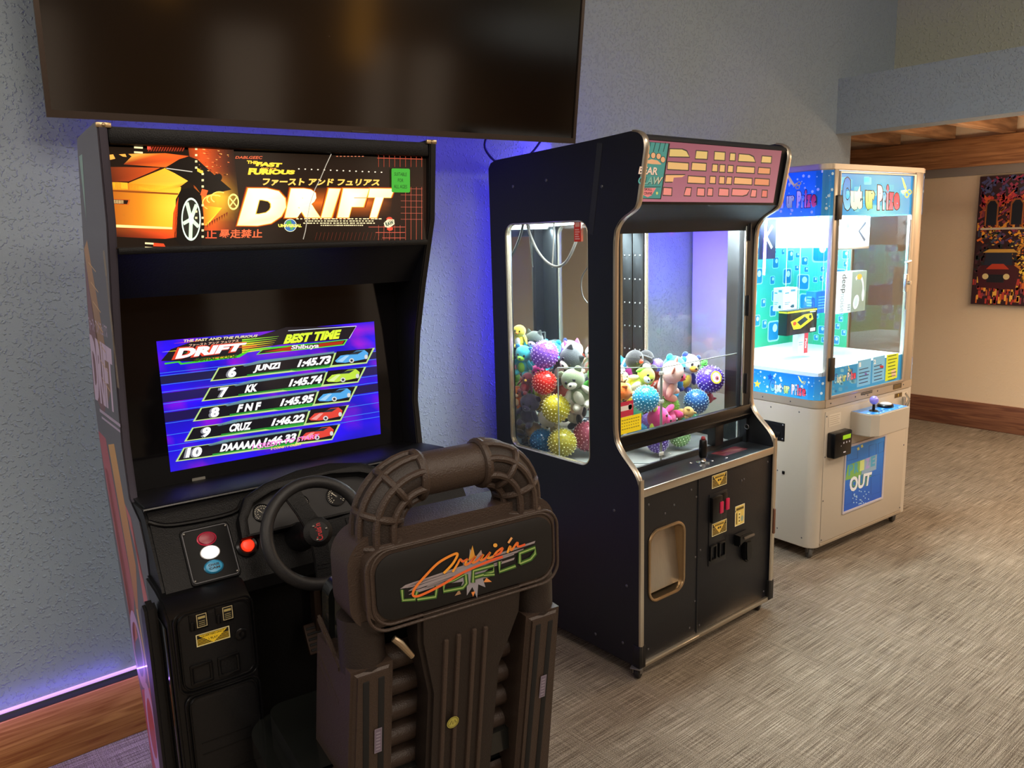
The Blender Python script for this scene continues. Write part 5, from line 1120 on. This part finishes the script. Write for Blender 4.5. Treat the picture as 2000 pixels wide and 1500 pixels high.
bubbles(.36, .915, 9).build('side_print', PRN, m3, frame((X1-.0208, YB-.022, .93), (0, -1, 0), (0, 0, 1)))
bubbles(.36, .915, 14).build('side_print', PRN, m3, frame((X0+.0208, .40, .93), (0, 1, 0), (0, 0, 1)))
# curved clear side covers
def curve_pts(sx, n=8):
    x0 = X0 if sx < 0 else X1; out = []
    xs = -.004 if sx < 0 else .774
    if sx > 0: out.append((xs, 0))
    cx = x0+RR*(1 if sx < 0 else -1)
    for i in range(n+1):
        t = pi/2*i/n; out.append((cx+sx*RR*sin(t), RR-RR*cos(t)))
    out.append((x0, .40)); return out
def along(pts, s):
    for p, q in zip(pts, pts[1:]):
        L = sqrt((q[0]-p[0])**2+(q[1]-p[1])**2)
        if s <= L or q is pts[-1]: return (p[0]+(q[0]-p[0])*s/L, p[1]+(q[1]-p[1])*s/L), ((q[1]-p[1])/L, -(q[0]-p[0])/L)
        s -= L
for sx in (-1, 1):
    cp = curve_pts(sx); ins = [(x-sx*.004 if y > RR*.5 else x, y+.004) for x, y in cp]
    MB().prism(cp+ins[::-1], .80, 1.858, 'Z').build('side_cover', glass('side_acrylic_cover', (.92, .95, .97), 2.2), m3)
class Wrap:
    def __init__(s, pts, sg): s.p = pts; s.sg = sg
    def to_3x3(s): return Matrix.Identity(3)
    def __matmul__(s, v):
        (x, y), (nx, ny) = along(s.p, max(0, -s.sg*v.x)); h = .0006+v.z
        return Vector((x-s.sg*-nx*h*-1 if False else x+(nx if s.sg > 0 else nx)*h*(-1 if s.sg > 0 else 1)*(-1 if s.sg > 0 else -1), y-abs(ny)*h, v.y))
BLUE = '#1b86dc'
def scissors(a, x, y, s, f=1):
    def q(px, py): return (x+px*s, y+py*s)
    a.poly([q(-1.0, 1.0), q(-.75, .95), q(-.2, .2), q(.1, -.15), q(-.05, -.3), q(-.6, .2)], '#f4f08a'); a.poly([q(-.2, -.35), q(.1, -.2), q(.25, .0), q(.2, .1), q(-.1, -.1)], '#f4f08a')
    for ox, oy in ((.35, -.35), (.5, .0)): a.ring(x+ox*s, y+oy*s, .26*s, .2*s, .09*s, '#e8dc5a', 16)
def logo(a, quad, bold=.07):
    tl, tr, br, bl = quad
    def I(u, v): return tuple((tl[k]*(1-u)+tr[k]*u)*(1-v)+(bl[k]*(1-u)+br[k]*u)*v for k in (0, 1))
    cc = [('C', 0, .13, -.12, '#2a7ad8', '#8ad8f4'), ('ut', .135, .34, .12, '#f0f4f4', '#c8e8d8'), ('ur', .40, .56, .28, '#e8f4b0', '#a8d070'), ('P', .61, .70, .05, '#f4f4f4', '#d8c8e0'), ('r', .705, .765, .3, '#5ab8e8', '#e8f4ff'), ('i', .77, .805, .0, '#e86a8a', '#f4b0c0'), ('z', .81, .895, .3, '#e8486a', '#f07a90'), ('e', .90, 1.0, .3, '#e8304a', '#f06a80')]
    for ps in (0, 1):
        for t, u0, u1, v0, c1, c2 in cc:
            e = .012 if ps == 0 else 0
            a.text(t, [I(u0-e, v0-e*3), I(u1+e, v0-e*3), I(u1+e, 1+e*3), I(u0-e, 1+e*3)], '#141820' if ps == 0 else (lambda u, v, c1=c1, c2=c2: lerp(c2, c1, v)), bold+(.03 if ps == 0 else 0))
        a.up()
def sidebg(a, z0, z1, L, n=14):
    for i in range(n):
        a.grid([(-L+i*L/n, z1), (-L+(i+1)*L/n, z1), (-L+(i+1)*L/n, z0), (-L+i*L/n, z0)], 1, 3, lambda u, v: lerp('#1a80dc', '#3aaef4', v))
    a.up(); rr_ = random.Random(int(z0*100))
    for i in range(60): x, y, s_ = -rr_.uniform(.01, L-.01), rr_.uniform(z0+.01, z1-.01), rr_.choice([.002, .003, .005, .007]); a.oval(x, y, s_, s_, '#c8e8fa', 8)
    a.up()
LS = .0864+.345
for sx in (-1, 1):
    mp = (lambda f: f)(None)
    a = Art(); sidebg(a, 1.655, 1.856, LS)
    logo(a, [(-.345, 1.775), (-.085, 1.775), (-.085, 1.695), (-.345, 1.695)]); scissors(a, -.20, 1.805, .045)
    a.step = .00008
    pts = curve_pts(-1) if sx < 0 else [(X0+X1-x, y) for x, y in curve_pts(-1)]
    def wrapbuild(art, nm):
        class M_:
            def to_3x3(s): return Matrix.Identity(3)
            def __matmul__(s, v):
                (x, y), (nx, ny) = along(pts, max(0, -v.x)); h = .0006+v.z; k = -1 if sx < 0 else 1
                n = Vector((k*abs(nx), -abs(ny))); return Vector((x+n.x*h, y+n.y*h, v.y))
        me = art.build(nm, PRN, m3, M_())
        if sx > 0: me.data.flip_normals()
    wrapbuild(a, 'side_header_print')
    a = Art(); sidebg(a, .765 if False else .801, .915, LS)
    logo(a, [(-.30, .868), (-.10, .868), (-.10, .815), (-.30, .815)]); scissors(a, -.12, .885, .025)
    for x, y, s_, c in ((-.375, .84, .022, '#f0d84a'), (-.30, .885, .020, '#1a5ab8')): a.poly([(x+s_*(1 if k % 2 == 0 else .45)*sin(k*pi/5), y+s_*(1 if k % 2 == 0 else .45)*cos(k*pi/5)) for k in range(10)], c)
    wrapbuild(a, 'side_footer_print')
# front door
MB().plate([(.030, .802), (.702, .802), (.702, 1.852), (.030, 1.852)], [[(.036, .815), (.672, .815), (.672, 1.842), (.036, 1.842)]], .022, M=frame((0, .012, 0), (1, 0, 0), (0, 0, 1)), bev=.002).build('glass_door', ALU, m3)
MB().box(.034, .674, -.001, .003, .813, 1.844).build('door_pane', glass('clear_acrylic_cover', (.97, .99, .99), .8), m3)
d3 = Art(homog([(1640.9, 338.2), (1783, 344), (1778.3, 419), (1637.1, 420.8)], [(0, .187), (.636, .187), (.636, 0), (0, 0)]))
K = lambda x, y: (1440+x/3, 300+y/3)
d3.grid([(1640.9, 338.2), (1783, 344), (1778.3, 419), (1637.1, 420.8)], 10, 4, lambda u, v: lerp('#1f8fd8', '#8ae8ec', max(0, 1-abs(u-.55)*2.0)*(.4+.6*v))); d3.up()
rr_ = random.Random(8)
for i in range(26): x, y = rr_.uniform(1645, 1770), rr_.uniform(342, 412); s_ = rr_.uniform(4, 9); d3.poly(rrect(x-s_, x+s_, y-s_, y+s_, 2, 3), lerp('#3ab0dc', '#a8f0f0', rr_.random()*.6))
d3.up(); logo(d3, [K(618, 158), K(952, 190), K(948, 328), K(618, 332)], .085); scissors(d3, *K(985, 205), 17*1.0) if False else None
def scp(a, x, y, s):
    a.poly([(x-.55*s, y-1.5*s), (x-.3*s, y-1.3*s), (x+.1*s, y-.2*s), (x+.1*s, y+.3*s), (x-.2*s, y-.1*s)], '#f4f08a').poly([(x-.6*s, y+.3*s), (x+.1*s, y+.1*s), (x+.2*s, y+.35*s), (x-.4*s, y+.7*s)], '#f4f4d0')
    a.ring(x+.15*s, y+.8*s, .3*s, .42*s, .12*s, '#e8dc5a', 16).ring(x+.5*s, y+.45*s, .3*s, .35*s, .12*s, '#e8dc5a', 16)
scp(d3, *K(985, 205), 15)
d3.build('door_header_print', artmat('backlit_door_print', emis=.55, rough=.25), m3, frame((.036, -.0016, 1.655), (1, 0, 0), (0, 0, 1)))
d3 = Art(homog([(1623.4, 720.1), (1761.5, 691.8), (1758.4, 741.8), (1620.9, 774.9)], [(0, .135), (.636, .135), (.636, 0), (0, 0)]))
d3.poly([(1623.4, 720.1), (1761.5, 691.8), (1758.4, 741.8), (1620.9, 774.9)], '#2a9ee0'); d3.up()
for i in range(30): x = rr_.uniform(1624, 1670); y = rr_.uniform(725, 768)-(x-1622)*.27; s_ = rr_.uniform(1, 4); d3.poly(rrect(x-s_, x+s_, y-s_, y+s_, s_*.4, 3), lerp('#1a78c8', '#9ae4f4', rr_.random()))
d3.poly([K(705, 1215), K(785, 1198), K(778, 1350), K(700, 1370)], '#7ac4ee').poly([K(795, 1195), K(865, 1180), K(860, 1325), K(788, 1345)], '#7ac4ee').poly([K(875, 1180), K(945, 1168), K(935, 1312), K(865, 1335)], '#d8ea2a'); d3.up()
logo(d3, [K(568, 1300), K(695, 1268), K(693, 1318), K(565, 1350)], .05); scp(d3, *K(655, 1262), 5)
for (x0, x1, y0, nl, c) in ((712, 775, 1268, 5, '#1a3a68'), (800, 856, 1248, 5, '#1a3a68'), (882, 935, 1190, 8, '#3a5a1c')):
    for i in range(nl): d3.line([K(x0, y0+i*20), K(x1-rr_.uniform(0, 12), y0+i*20-(x1-x0)*.22)], 1.6, c)
d3.text('1', [K(712, 1225), K(724, 1222), K(724, 1250), K(712, 1253)], '#e8f8ff', .04).text('2', [K(798, 1208), K(812, 1205), K(812, 1232), K(798, 1235)], '#e8f8ff', .04)
d3.oval(*K(845, 1248), 4, 2.6, '#c02a3a', 16).oval(*K(752, 1290), 2.4, 2.0, '#7a60c0', 14)
d3.poly([K(900, 1275), K(925, 1262), K(930, 1300), K(905, 1312)], '#e8c8a8')
d3.build('instruction_print', PRN, m3, frame((.036, -.0016, .812), (1, 0, 0), (0, 0, 1)))
b = MB()
for z in (1.69, .945): b.box(.008, .052, -.012, .002, z-.055, z+.055, .003)
b.each('door_hinge', mat('black_hinge', '#1c1a18', .4), m3)
b = MB().tube([(.655, -.012, 1.63), (.655, -.012, 1.18)], .005, 10).box(.640, .668, -.016, -.002, 1.27, 1.36, .002).tube([(.63, -.014, 1.42), (.66, -.02, 1.425), (.675, -.012, 1.425)], .008, 10).lathe([(.010, 0), (.010, .012), (0, .014)], 16, M=frame((.668, -.014, 1.315), (1, 0, 0), (0, 0, 1)))
b.build('door_latch', mat('polished_latch', '#d8d4cc', .2, .9), m3)
# gantry and lamp inside
WHI = mat('white_gantry', '#f2f4f4', .4)
g = MB().box(.385, .70, .225, .70, 1.50, 1.655, .004).build('scissor_gantry', WHI, m3)
MB().box(.0, .79, .30, .33, 1.66, 1.69).box(.0, .79, .60, .63, 1.66, 1.69).box(.39, .69, .22, .228, 1.488, 1.502, .001).build('gantry_rail', ALU, g)
d = Art(); d.line([(.255, .125), (.195, .08), (.255, .03)], .016, '#3a3f48').oval(.09, .11, .014, .012, '#5ac8d0', 14).oval(.09, .05, .012, .010, '#a8e0e8', 14).oval(.155, .10, .006, .006, '#b8e8ee', 10)
d.build('gantry_print', PRN, g, frame((.40, .2243, 1.50), (1, 0, 0), (0, 0, 1)))
q = MB().box(.13, .262, .49, .50, 1.45, 1.655, .002).build('gantry_flag', mat('dark_purple_panel', '#2c2648', .4), m3)
d = Art(); d.line([(.10, .17), (.05, .115), (.10, .055)], .018, '#f0f0f8'); d.build('flag_print', PRN, q, frame((.13, .4895, 1.45), (1, 0, 0), (0, 0, 1)))
MB().box(.05, .72, .045, .065, 1.815, 1.84, .004).build('light_bar', mat('lit_led_bar', '#ffffff', .4, emis=6.0, ecol='#e8f6ff'), m3)
def area3(n, loc, tgt, *k):
    M = T(1.464, .135, 0) @ RZ(-.061); return area(n, M @ Vector(loc), M @ Vector(tgt), *k)
area3('prize_box_light', (.38, .16, 1.835), (.38, .45, .9), .62, .12, 40, (.80, .96, 1))
area3('prize_box_light', (.38, .55, 1.835), (.38, .5, .9), .62, .2, 32, (.80, .96, 1))
# lower front
MB().box(.004, .752, -.004, .002, .086, .742, .002).build('front_panel', CREAM, m3)
MB().box(.002, .754, -.006, .002, .070, .084, .001).build('front_sill', FRM, m3)
b = MB()
for x, z in ((.012, .72), (.012, .52), (.012, .30), (.012, .10), (.742, .72), (.742, .45), (.742, .10), (.04, .78), (.25, .782), (.33, .782), (.36, .775), (.45, .784), (.70, .784)): b.ball((x, -.005, z), (.004, .002, .004), u=8, v=5)
for y, z in ((.10, .735), (.26, .735), (.17, .42), (.21, .42), (.20, .12), (.06, .11), (.15, .78), (.31, .78)): b.ball((X0-.0005, y, z), (.002, .004, .004), u=8, v=5)
b.each('cabinet_screw', SPK, m3)
DP = frame((0, -.0052, 0), (1, 0, 0), (0, 0, 1))
d = Art(); d.rect(.30, .782, .40, .795, '#2a2824').up()
for k in range(8): d.rect(.305+k*.012, .786, .313+k*.012, .791, '#8a7c68')
d.build('door_label', INK, m3, DP)
d = Art(); d.rect(.60, .770, .68, .796, '#3a2f24').up()
for k in range(3): d.rect(.606, .774+k*.007, .672, .777+k*.007, '#8a6f3a')
d.build('frame_label', INK, m3, DP)
d = Art(); d.rect(.62, .722, .69, .745, '#5a4420').up().text('!', [(.65, .741), (.658, .741), (.658, .726), (.65, .726)], '#d8b048', .03)
d.build('warning_label', INK, m3, DP)
d = Art(); d.rect(.03, .665, .13, .725, '#cfc6b6').up()
for k in range(5): d.rect(.036, .673+k*.010, .12-.01*(k % 2), .676+k*.010, '#a89c8c')
d.build('data_label', INK, m3, DP)
# control shelf
ct = [(.215, .0), (.215, -.07), (.225, -.105), (.26, -.13), (.535, -.13), (.535, .0)]
cs = MB().prism(ct, .600, .712, 'Z', .004, M=I4).build('control_shelf', CREAM, m3)
d = Art(); inner = [(.222, -.004), (.222, -.07), (.232, -.102), (.262, -.123), (.528, -.123), (.528, -.004)]
d.poly([(x, y) for x, y in inner], '#2a86d8'); d.up(); rr_ = random.Random(2)
for i in range(60):
    x, y, s_ = rr_.uniform(.235, .515), rr_.uniform(-.11, -.015), rr_.uniform(.002, .010); d.poly(rrect(x-s_, x+s_, y-s_*.8, y+s_*.8, s_*.4, 3), rr_.choice(['#7ac8f0', '#b8e4f8', '#1a5ab0', '#4aa0d8']))
d.build('shelf_print', PRN, cs, T(0, 0, .7125))
MB().lathe([(.022, 0), (.020, .004), (.007, .008), (.006, .035)], 18, M=T(.305, -.07, .7125)).build('joystick', BLKG, cs)
MB().ball((.305, -.07, .767), .021, u=20, v=14).build('joystick_ball', mat('purple_joystick_ball', '#8a7cd8', .3, coat=.4, emis=.12), cs)
MB().lathe([(.038, 0), (.038, .010), (.034, .013), (.028, .013)], 28, M=T(.44, -.055, .7125)).build('button_ring', BLKG, cs)
MB().lathe([(.028, .006), (.028, .017), (.022, .020), (0, .021)], 28, M=T(.44, -.055, .7125)).build('cut_button', WHT, cs)
MB().box(.70, .715, -.02, -.003, .60, .72, .003).tube([(.69, -.025, .74), (.71, -.035, .71), (.712, -.02, .66), (.705, -.03, .61)], .007, 8).build('side_latch', CHR, m3)
cr = MB().box(.022, .168, -.048, -.004, .515, .640, .008).build('card_reader', BLKG, m3)
MB().box(.085, .150, -.050, -.047, .602, .622).build('reader_display', mat('lit_green_display', '#8ab81c', .3, emis=.45), cr)
d = Art()
for k in range(3): d.oval(.095+k*.024, .585, .005, .005, '#b8b8c8', 10)
d.rect(.095, .535, .115, .541, '#d8d8e8').rect(.072, .570, .076, .576, '#9a9aa8'); d.build('reader_marks', INK, cr, frame((0, -.0485, 0), (1, 0, 0), (0, 0, 1)))
MB().plate(rrect(.178, .556, .192, .545, .004), [rrect(.188, .540, .204, .533, .004)], .006, M=frame((0, -.004, 0), (1, 0, 0), (0, 0, 1)), bev=.001).build('prize_flap_frame', mat('flap_frame', '#c8c4d0', .3, .3), m3)
MB().box(.186, .542, -.0065, -.004, .202, .535).build('prize_flap', mat('flap_blue', '#2568cc', .3, coat=.3), m3)
d = Art(homog([(1648, 878), (1728, 848), (1720, 972), (1645, 1000)], [(0, .331), (.354, .331), (.354, 0), (0, 0)]))
Q = lambda x, y: (1460+x/3.41, 680+y/3.41)
d.grid([(1648, 878), (1728, 848), (1720, 972), (1645, 1000)], 4, 4, lambda u, v: lerp('#2a86e0', '#1f58c4', v)); d.up()
for (x0, y0, x1, y1) in ((800, 650, 850, 760), (865, 630, 905, 700), (815, 860, 880, 980), (640, 960, 690, 1050), (650, 680, 720, 760)):
    d.line([Q(x0, y0), Q(x1, y0-20), Q(x1, y1-20), Q(x0, y1), Q(x0, y0)], .8, '#17449a')
for i in range(26): x, y = rr_.uniform(690, 800), rr_.uniform(950, 1040); d.oval(*Q(x, y), 1.1, 1.2, '#a8d0f4', 8)
d.poly([Q(655, 790), Q(750, 750), Q(748, 860), Q(640, 890)], '#7ab05a').poly([Q(752, 750), Q(858, 705), Q(850, 810), Q(750, 850)], '#8aa8c8'); d.up()
for i, (t_, c) in enumerate((('P', '#4aa0b8'), ('R', '#4aa0b8'), ('I', '#c8d88a'), ('Z', '#a898d8'), ('E', '#4aa0c8'))):
    x = 662+i*38; y = 790-i*16; d.text(t_, [Q(x, y), Q(x+30, y-12), Q(x+28, y+58), Q(x-2, y+70)], c, .05)
oq = [Q(668, 870), Q(822, 825), Q(808, 915), Q(672, 968)]
d.text('OUT', oq, '#6ab050', .12); d.up(); d.text('OUT', oq, '#1f4a90', .08); d.up(); d.text('OUT', oq, '#e4ecf4', .04)
for x, y in ((740, 650), (715, 670)): d.poly([Q(x, y), Q(x+14, y-8), Q(x+18, y+10), Q(x+4, y+18)], '#d8d87a')
d.build('prize_out_print', PRN, m3, frame((.187, -.0068, .203), (1, 0, 0), (0, 0, 1)))
# recessed handle on the side
MB().plate([(.175, .575), (.315, .575), (.315, .665), (.175, .665)], [[(.195, .592), (.295, .592), (.295, .648), (.195, .648)]], .004, M=frame((X0+.0002, 0, 0), (0, 1, 0), (0, 0, 1)) @ T(0, 0, -.004), bev=.001).box(X0-.0012, X0-.0004, .195, .295, .592, .648).box(X0-.004, X0, .200, .290, .594, .618, .001).build('side_handle', BLK, m3)
b = MB().ball((X0-.003, .185, .655), .005, u=8, v=5).ball((X0-.003, .305, .655), .005, u=8, v=5).ball((X0-.003, .305, .585), .005, u=8, v=5).ball((X0-.003, .185, .585), .005, u=8, v=5)
b.each('handle_screw', SPK, m3)
MB().box(X0-.006, X0, .168, .18, .41, .425, .001).build('side_lock', BLKG, m3)
for x, y in ((-.015, .040), (.765, .045), (-.01, .70), (.745, .70)): caster(m3, x, y, .064, mat('grey_caster_tyre', '#55524e', .5), .031, .9)
# ---- prizes hanging in the lit box
def hang(label, x0, x1, y, z0, z1, dep, col, art, top=1.50):
    t = thing('prize_box', label, 'boxed prize', (0, 0, 0), 0, 'boxed prizes hanging in the prize machine')
    t.location = T(1.464, .135, 0) @ RZ(-.061) @ Vector(((x0+x1)/2, y, z0)); t.rotation_euler = (0, 0, -.061)
    W, H = x1-x0, z1-z0
    MB().box(-W/2, W/2, 0, dep, 0, H, .002).build('carton', mat('carton_'+col, col, .4), t)
    a = Art(); art(a, W, H); a.build('carton_print', PRN, t, frame((-W/2, -.0006, 0), (1, 0, 0), (0, 0, 1)))
    a = Art(); art(a, dep, H); a.build('carton_print', PRN, t, frame((-W/2-.0006, dep, 0), (0, -1, 0), (0, 0, 1)))
    MB().tube([(0, dep/2, H), (0, dep/2, top-z0)], .0015, 6).build('string', mat('white_string', '#e8e8e8', .6), t)
def A_(a, W, H):
    a.rect(0, 0, W, H, '#e4f0f2').up()
    for x, y, w_, h_ in ((.1, .75, .3, .06), (.5, .82, .35, .1), (.1, .35, .4, .03), (.1, .28, .3, .03), (.6, .12, .2, .14)): a.rect(W*x, H*y, W*(x+w_), H*(y+h_), '#4a7a88')
    a.oval(W*.65, H*.18, W*.14, H*.05, '#2a4a58', 14)
def B_(a, W, H):
    a.rect(0, 0, W, H, '#1668b8').up()
    for k in range(5): a.rect(W*.1, H*(.2+k*.13), W*(.5+.06*(k % 3)), H*(.25+k*.13), '#6ab0e4')
    a.poly([(W*.55, H*.2), (W*.92, H*.3), (W*.9, H*.7), (W*.6, H*.75)], '#0f3f80')
def C_(a, W, H):
    a.rect(0, 0, W, H, '#dfe6e8').up(); 
    if W > .1:
        a.rect(W*.48, 0, W, H, '#8a9484').up(); a.ring(W*.72, H*.55, W*.20, H*.36, .012, '#e8ecec', 30, -.6, 2.2); a.up()
        a.oval(W*.66, H*.24, W*.10, H*.18, '#eef2f2', 22, -.3).oval(W*.90, H*.40, W*.045, H*.16, '#eef2f2', 20).oval(W*.74, H*.86, W*.09, H*.07, '#f0a03a', 16).up(); a.oval(W*.66, H*.24, W*.06, H*.12, '#c8d0d0', 20, -.3)
        a.text('deep', [(W*.30, H*.95), (W*.30, H*.50), (W*.08, H*.50), (W*.08, H*.95)], '#23282c', .0).text('noise', [(W*.26, H*.48), (W*.26, H*.04), (W*.10, H*.04), (W*.10, H*.48)], '#aebac0', .0)
        for k in range(3): a.rect(W*.36, H*(.06+.06*k), W*.46, H*(.08+.06*k), '#8a98a0')
def D_(a, W, H):
    a.rect(0, 0, W, H, '#1a1a18').up().rect(0, H*.90, W, H*.97, '#d8d02a').up()
    if W > .1:
        a.poly([(W*.12, H*.55), (W*.55, H*.78), (W*.82, H*.80), (W*.88, H*.55), (W*.45, H*.22), (W*.22, H*.22)], '#e0d02a').up(); a.poly([(W*.33, H*.50), (W*.58, H*.70), (W*.70, H*.55), (W*.45, H*.34)], '#23343a').oval(W*.25, H*.46, W*.06, H*.08, '#c8402a', 14).oval(W*.77, H*.66, W*.05, H*.08, '#3a3a2a', 12)
        a.rect(W*.78, H*.04, W*.96, H*.18, '#c8c8c0').rect(W*.75, H*.84, W*.95, H*.88, '#e8e8c0')
def E_(a, W, H):
    a.rect(0, 0, W, H, '#e8f0f0').up()
    if W > .05:
        a.rect(W*.62, 0, W, H, '#d8303a').up(); a.text('Pixie', [(W*.92, H*.66), (W*.92, H*.22), (W*.72, H*.22), (W*.72, H*.66)], '#f8e8e8', .02); a.rect(W*.1, H*.5, W*.5, H*.54, '#8ab0b8').rect(W*.1, H*.4, W*.45, H*.43, '#8ab0b8')
hang('white carton with grey printing hanging nearest the green back wall', .215, .335, .40, 1.180, 1.300, .06, '#e4f0f2', A_, 1.655)
hang('blue carton hanging between the white carton and the headphone box', .43, .63, .35, 1.155, 1.270, .06, '#1668b8', B_)
hang('tall headphone carton with a grey picture of white headphones', .385, .645, .20, 1.165, 1.375, .07, '#dfe6e8', C_, 1.498)
hang('black carton showing a yellow handheld game hanging by the left pane', .11, .365, .30, 1.070, 1.195, .05, '#1a1a18', D_, 1.655)
hang('small white and red carton hanging below the handheld game box', .295, .385, .36, .950, 1.068, .03, '#e8f0f0', E_, 1.14)
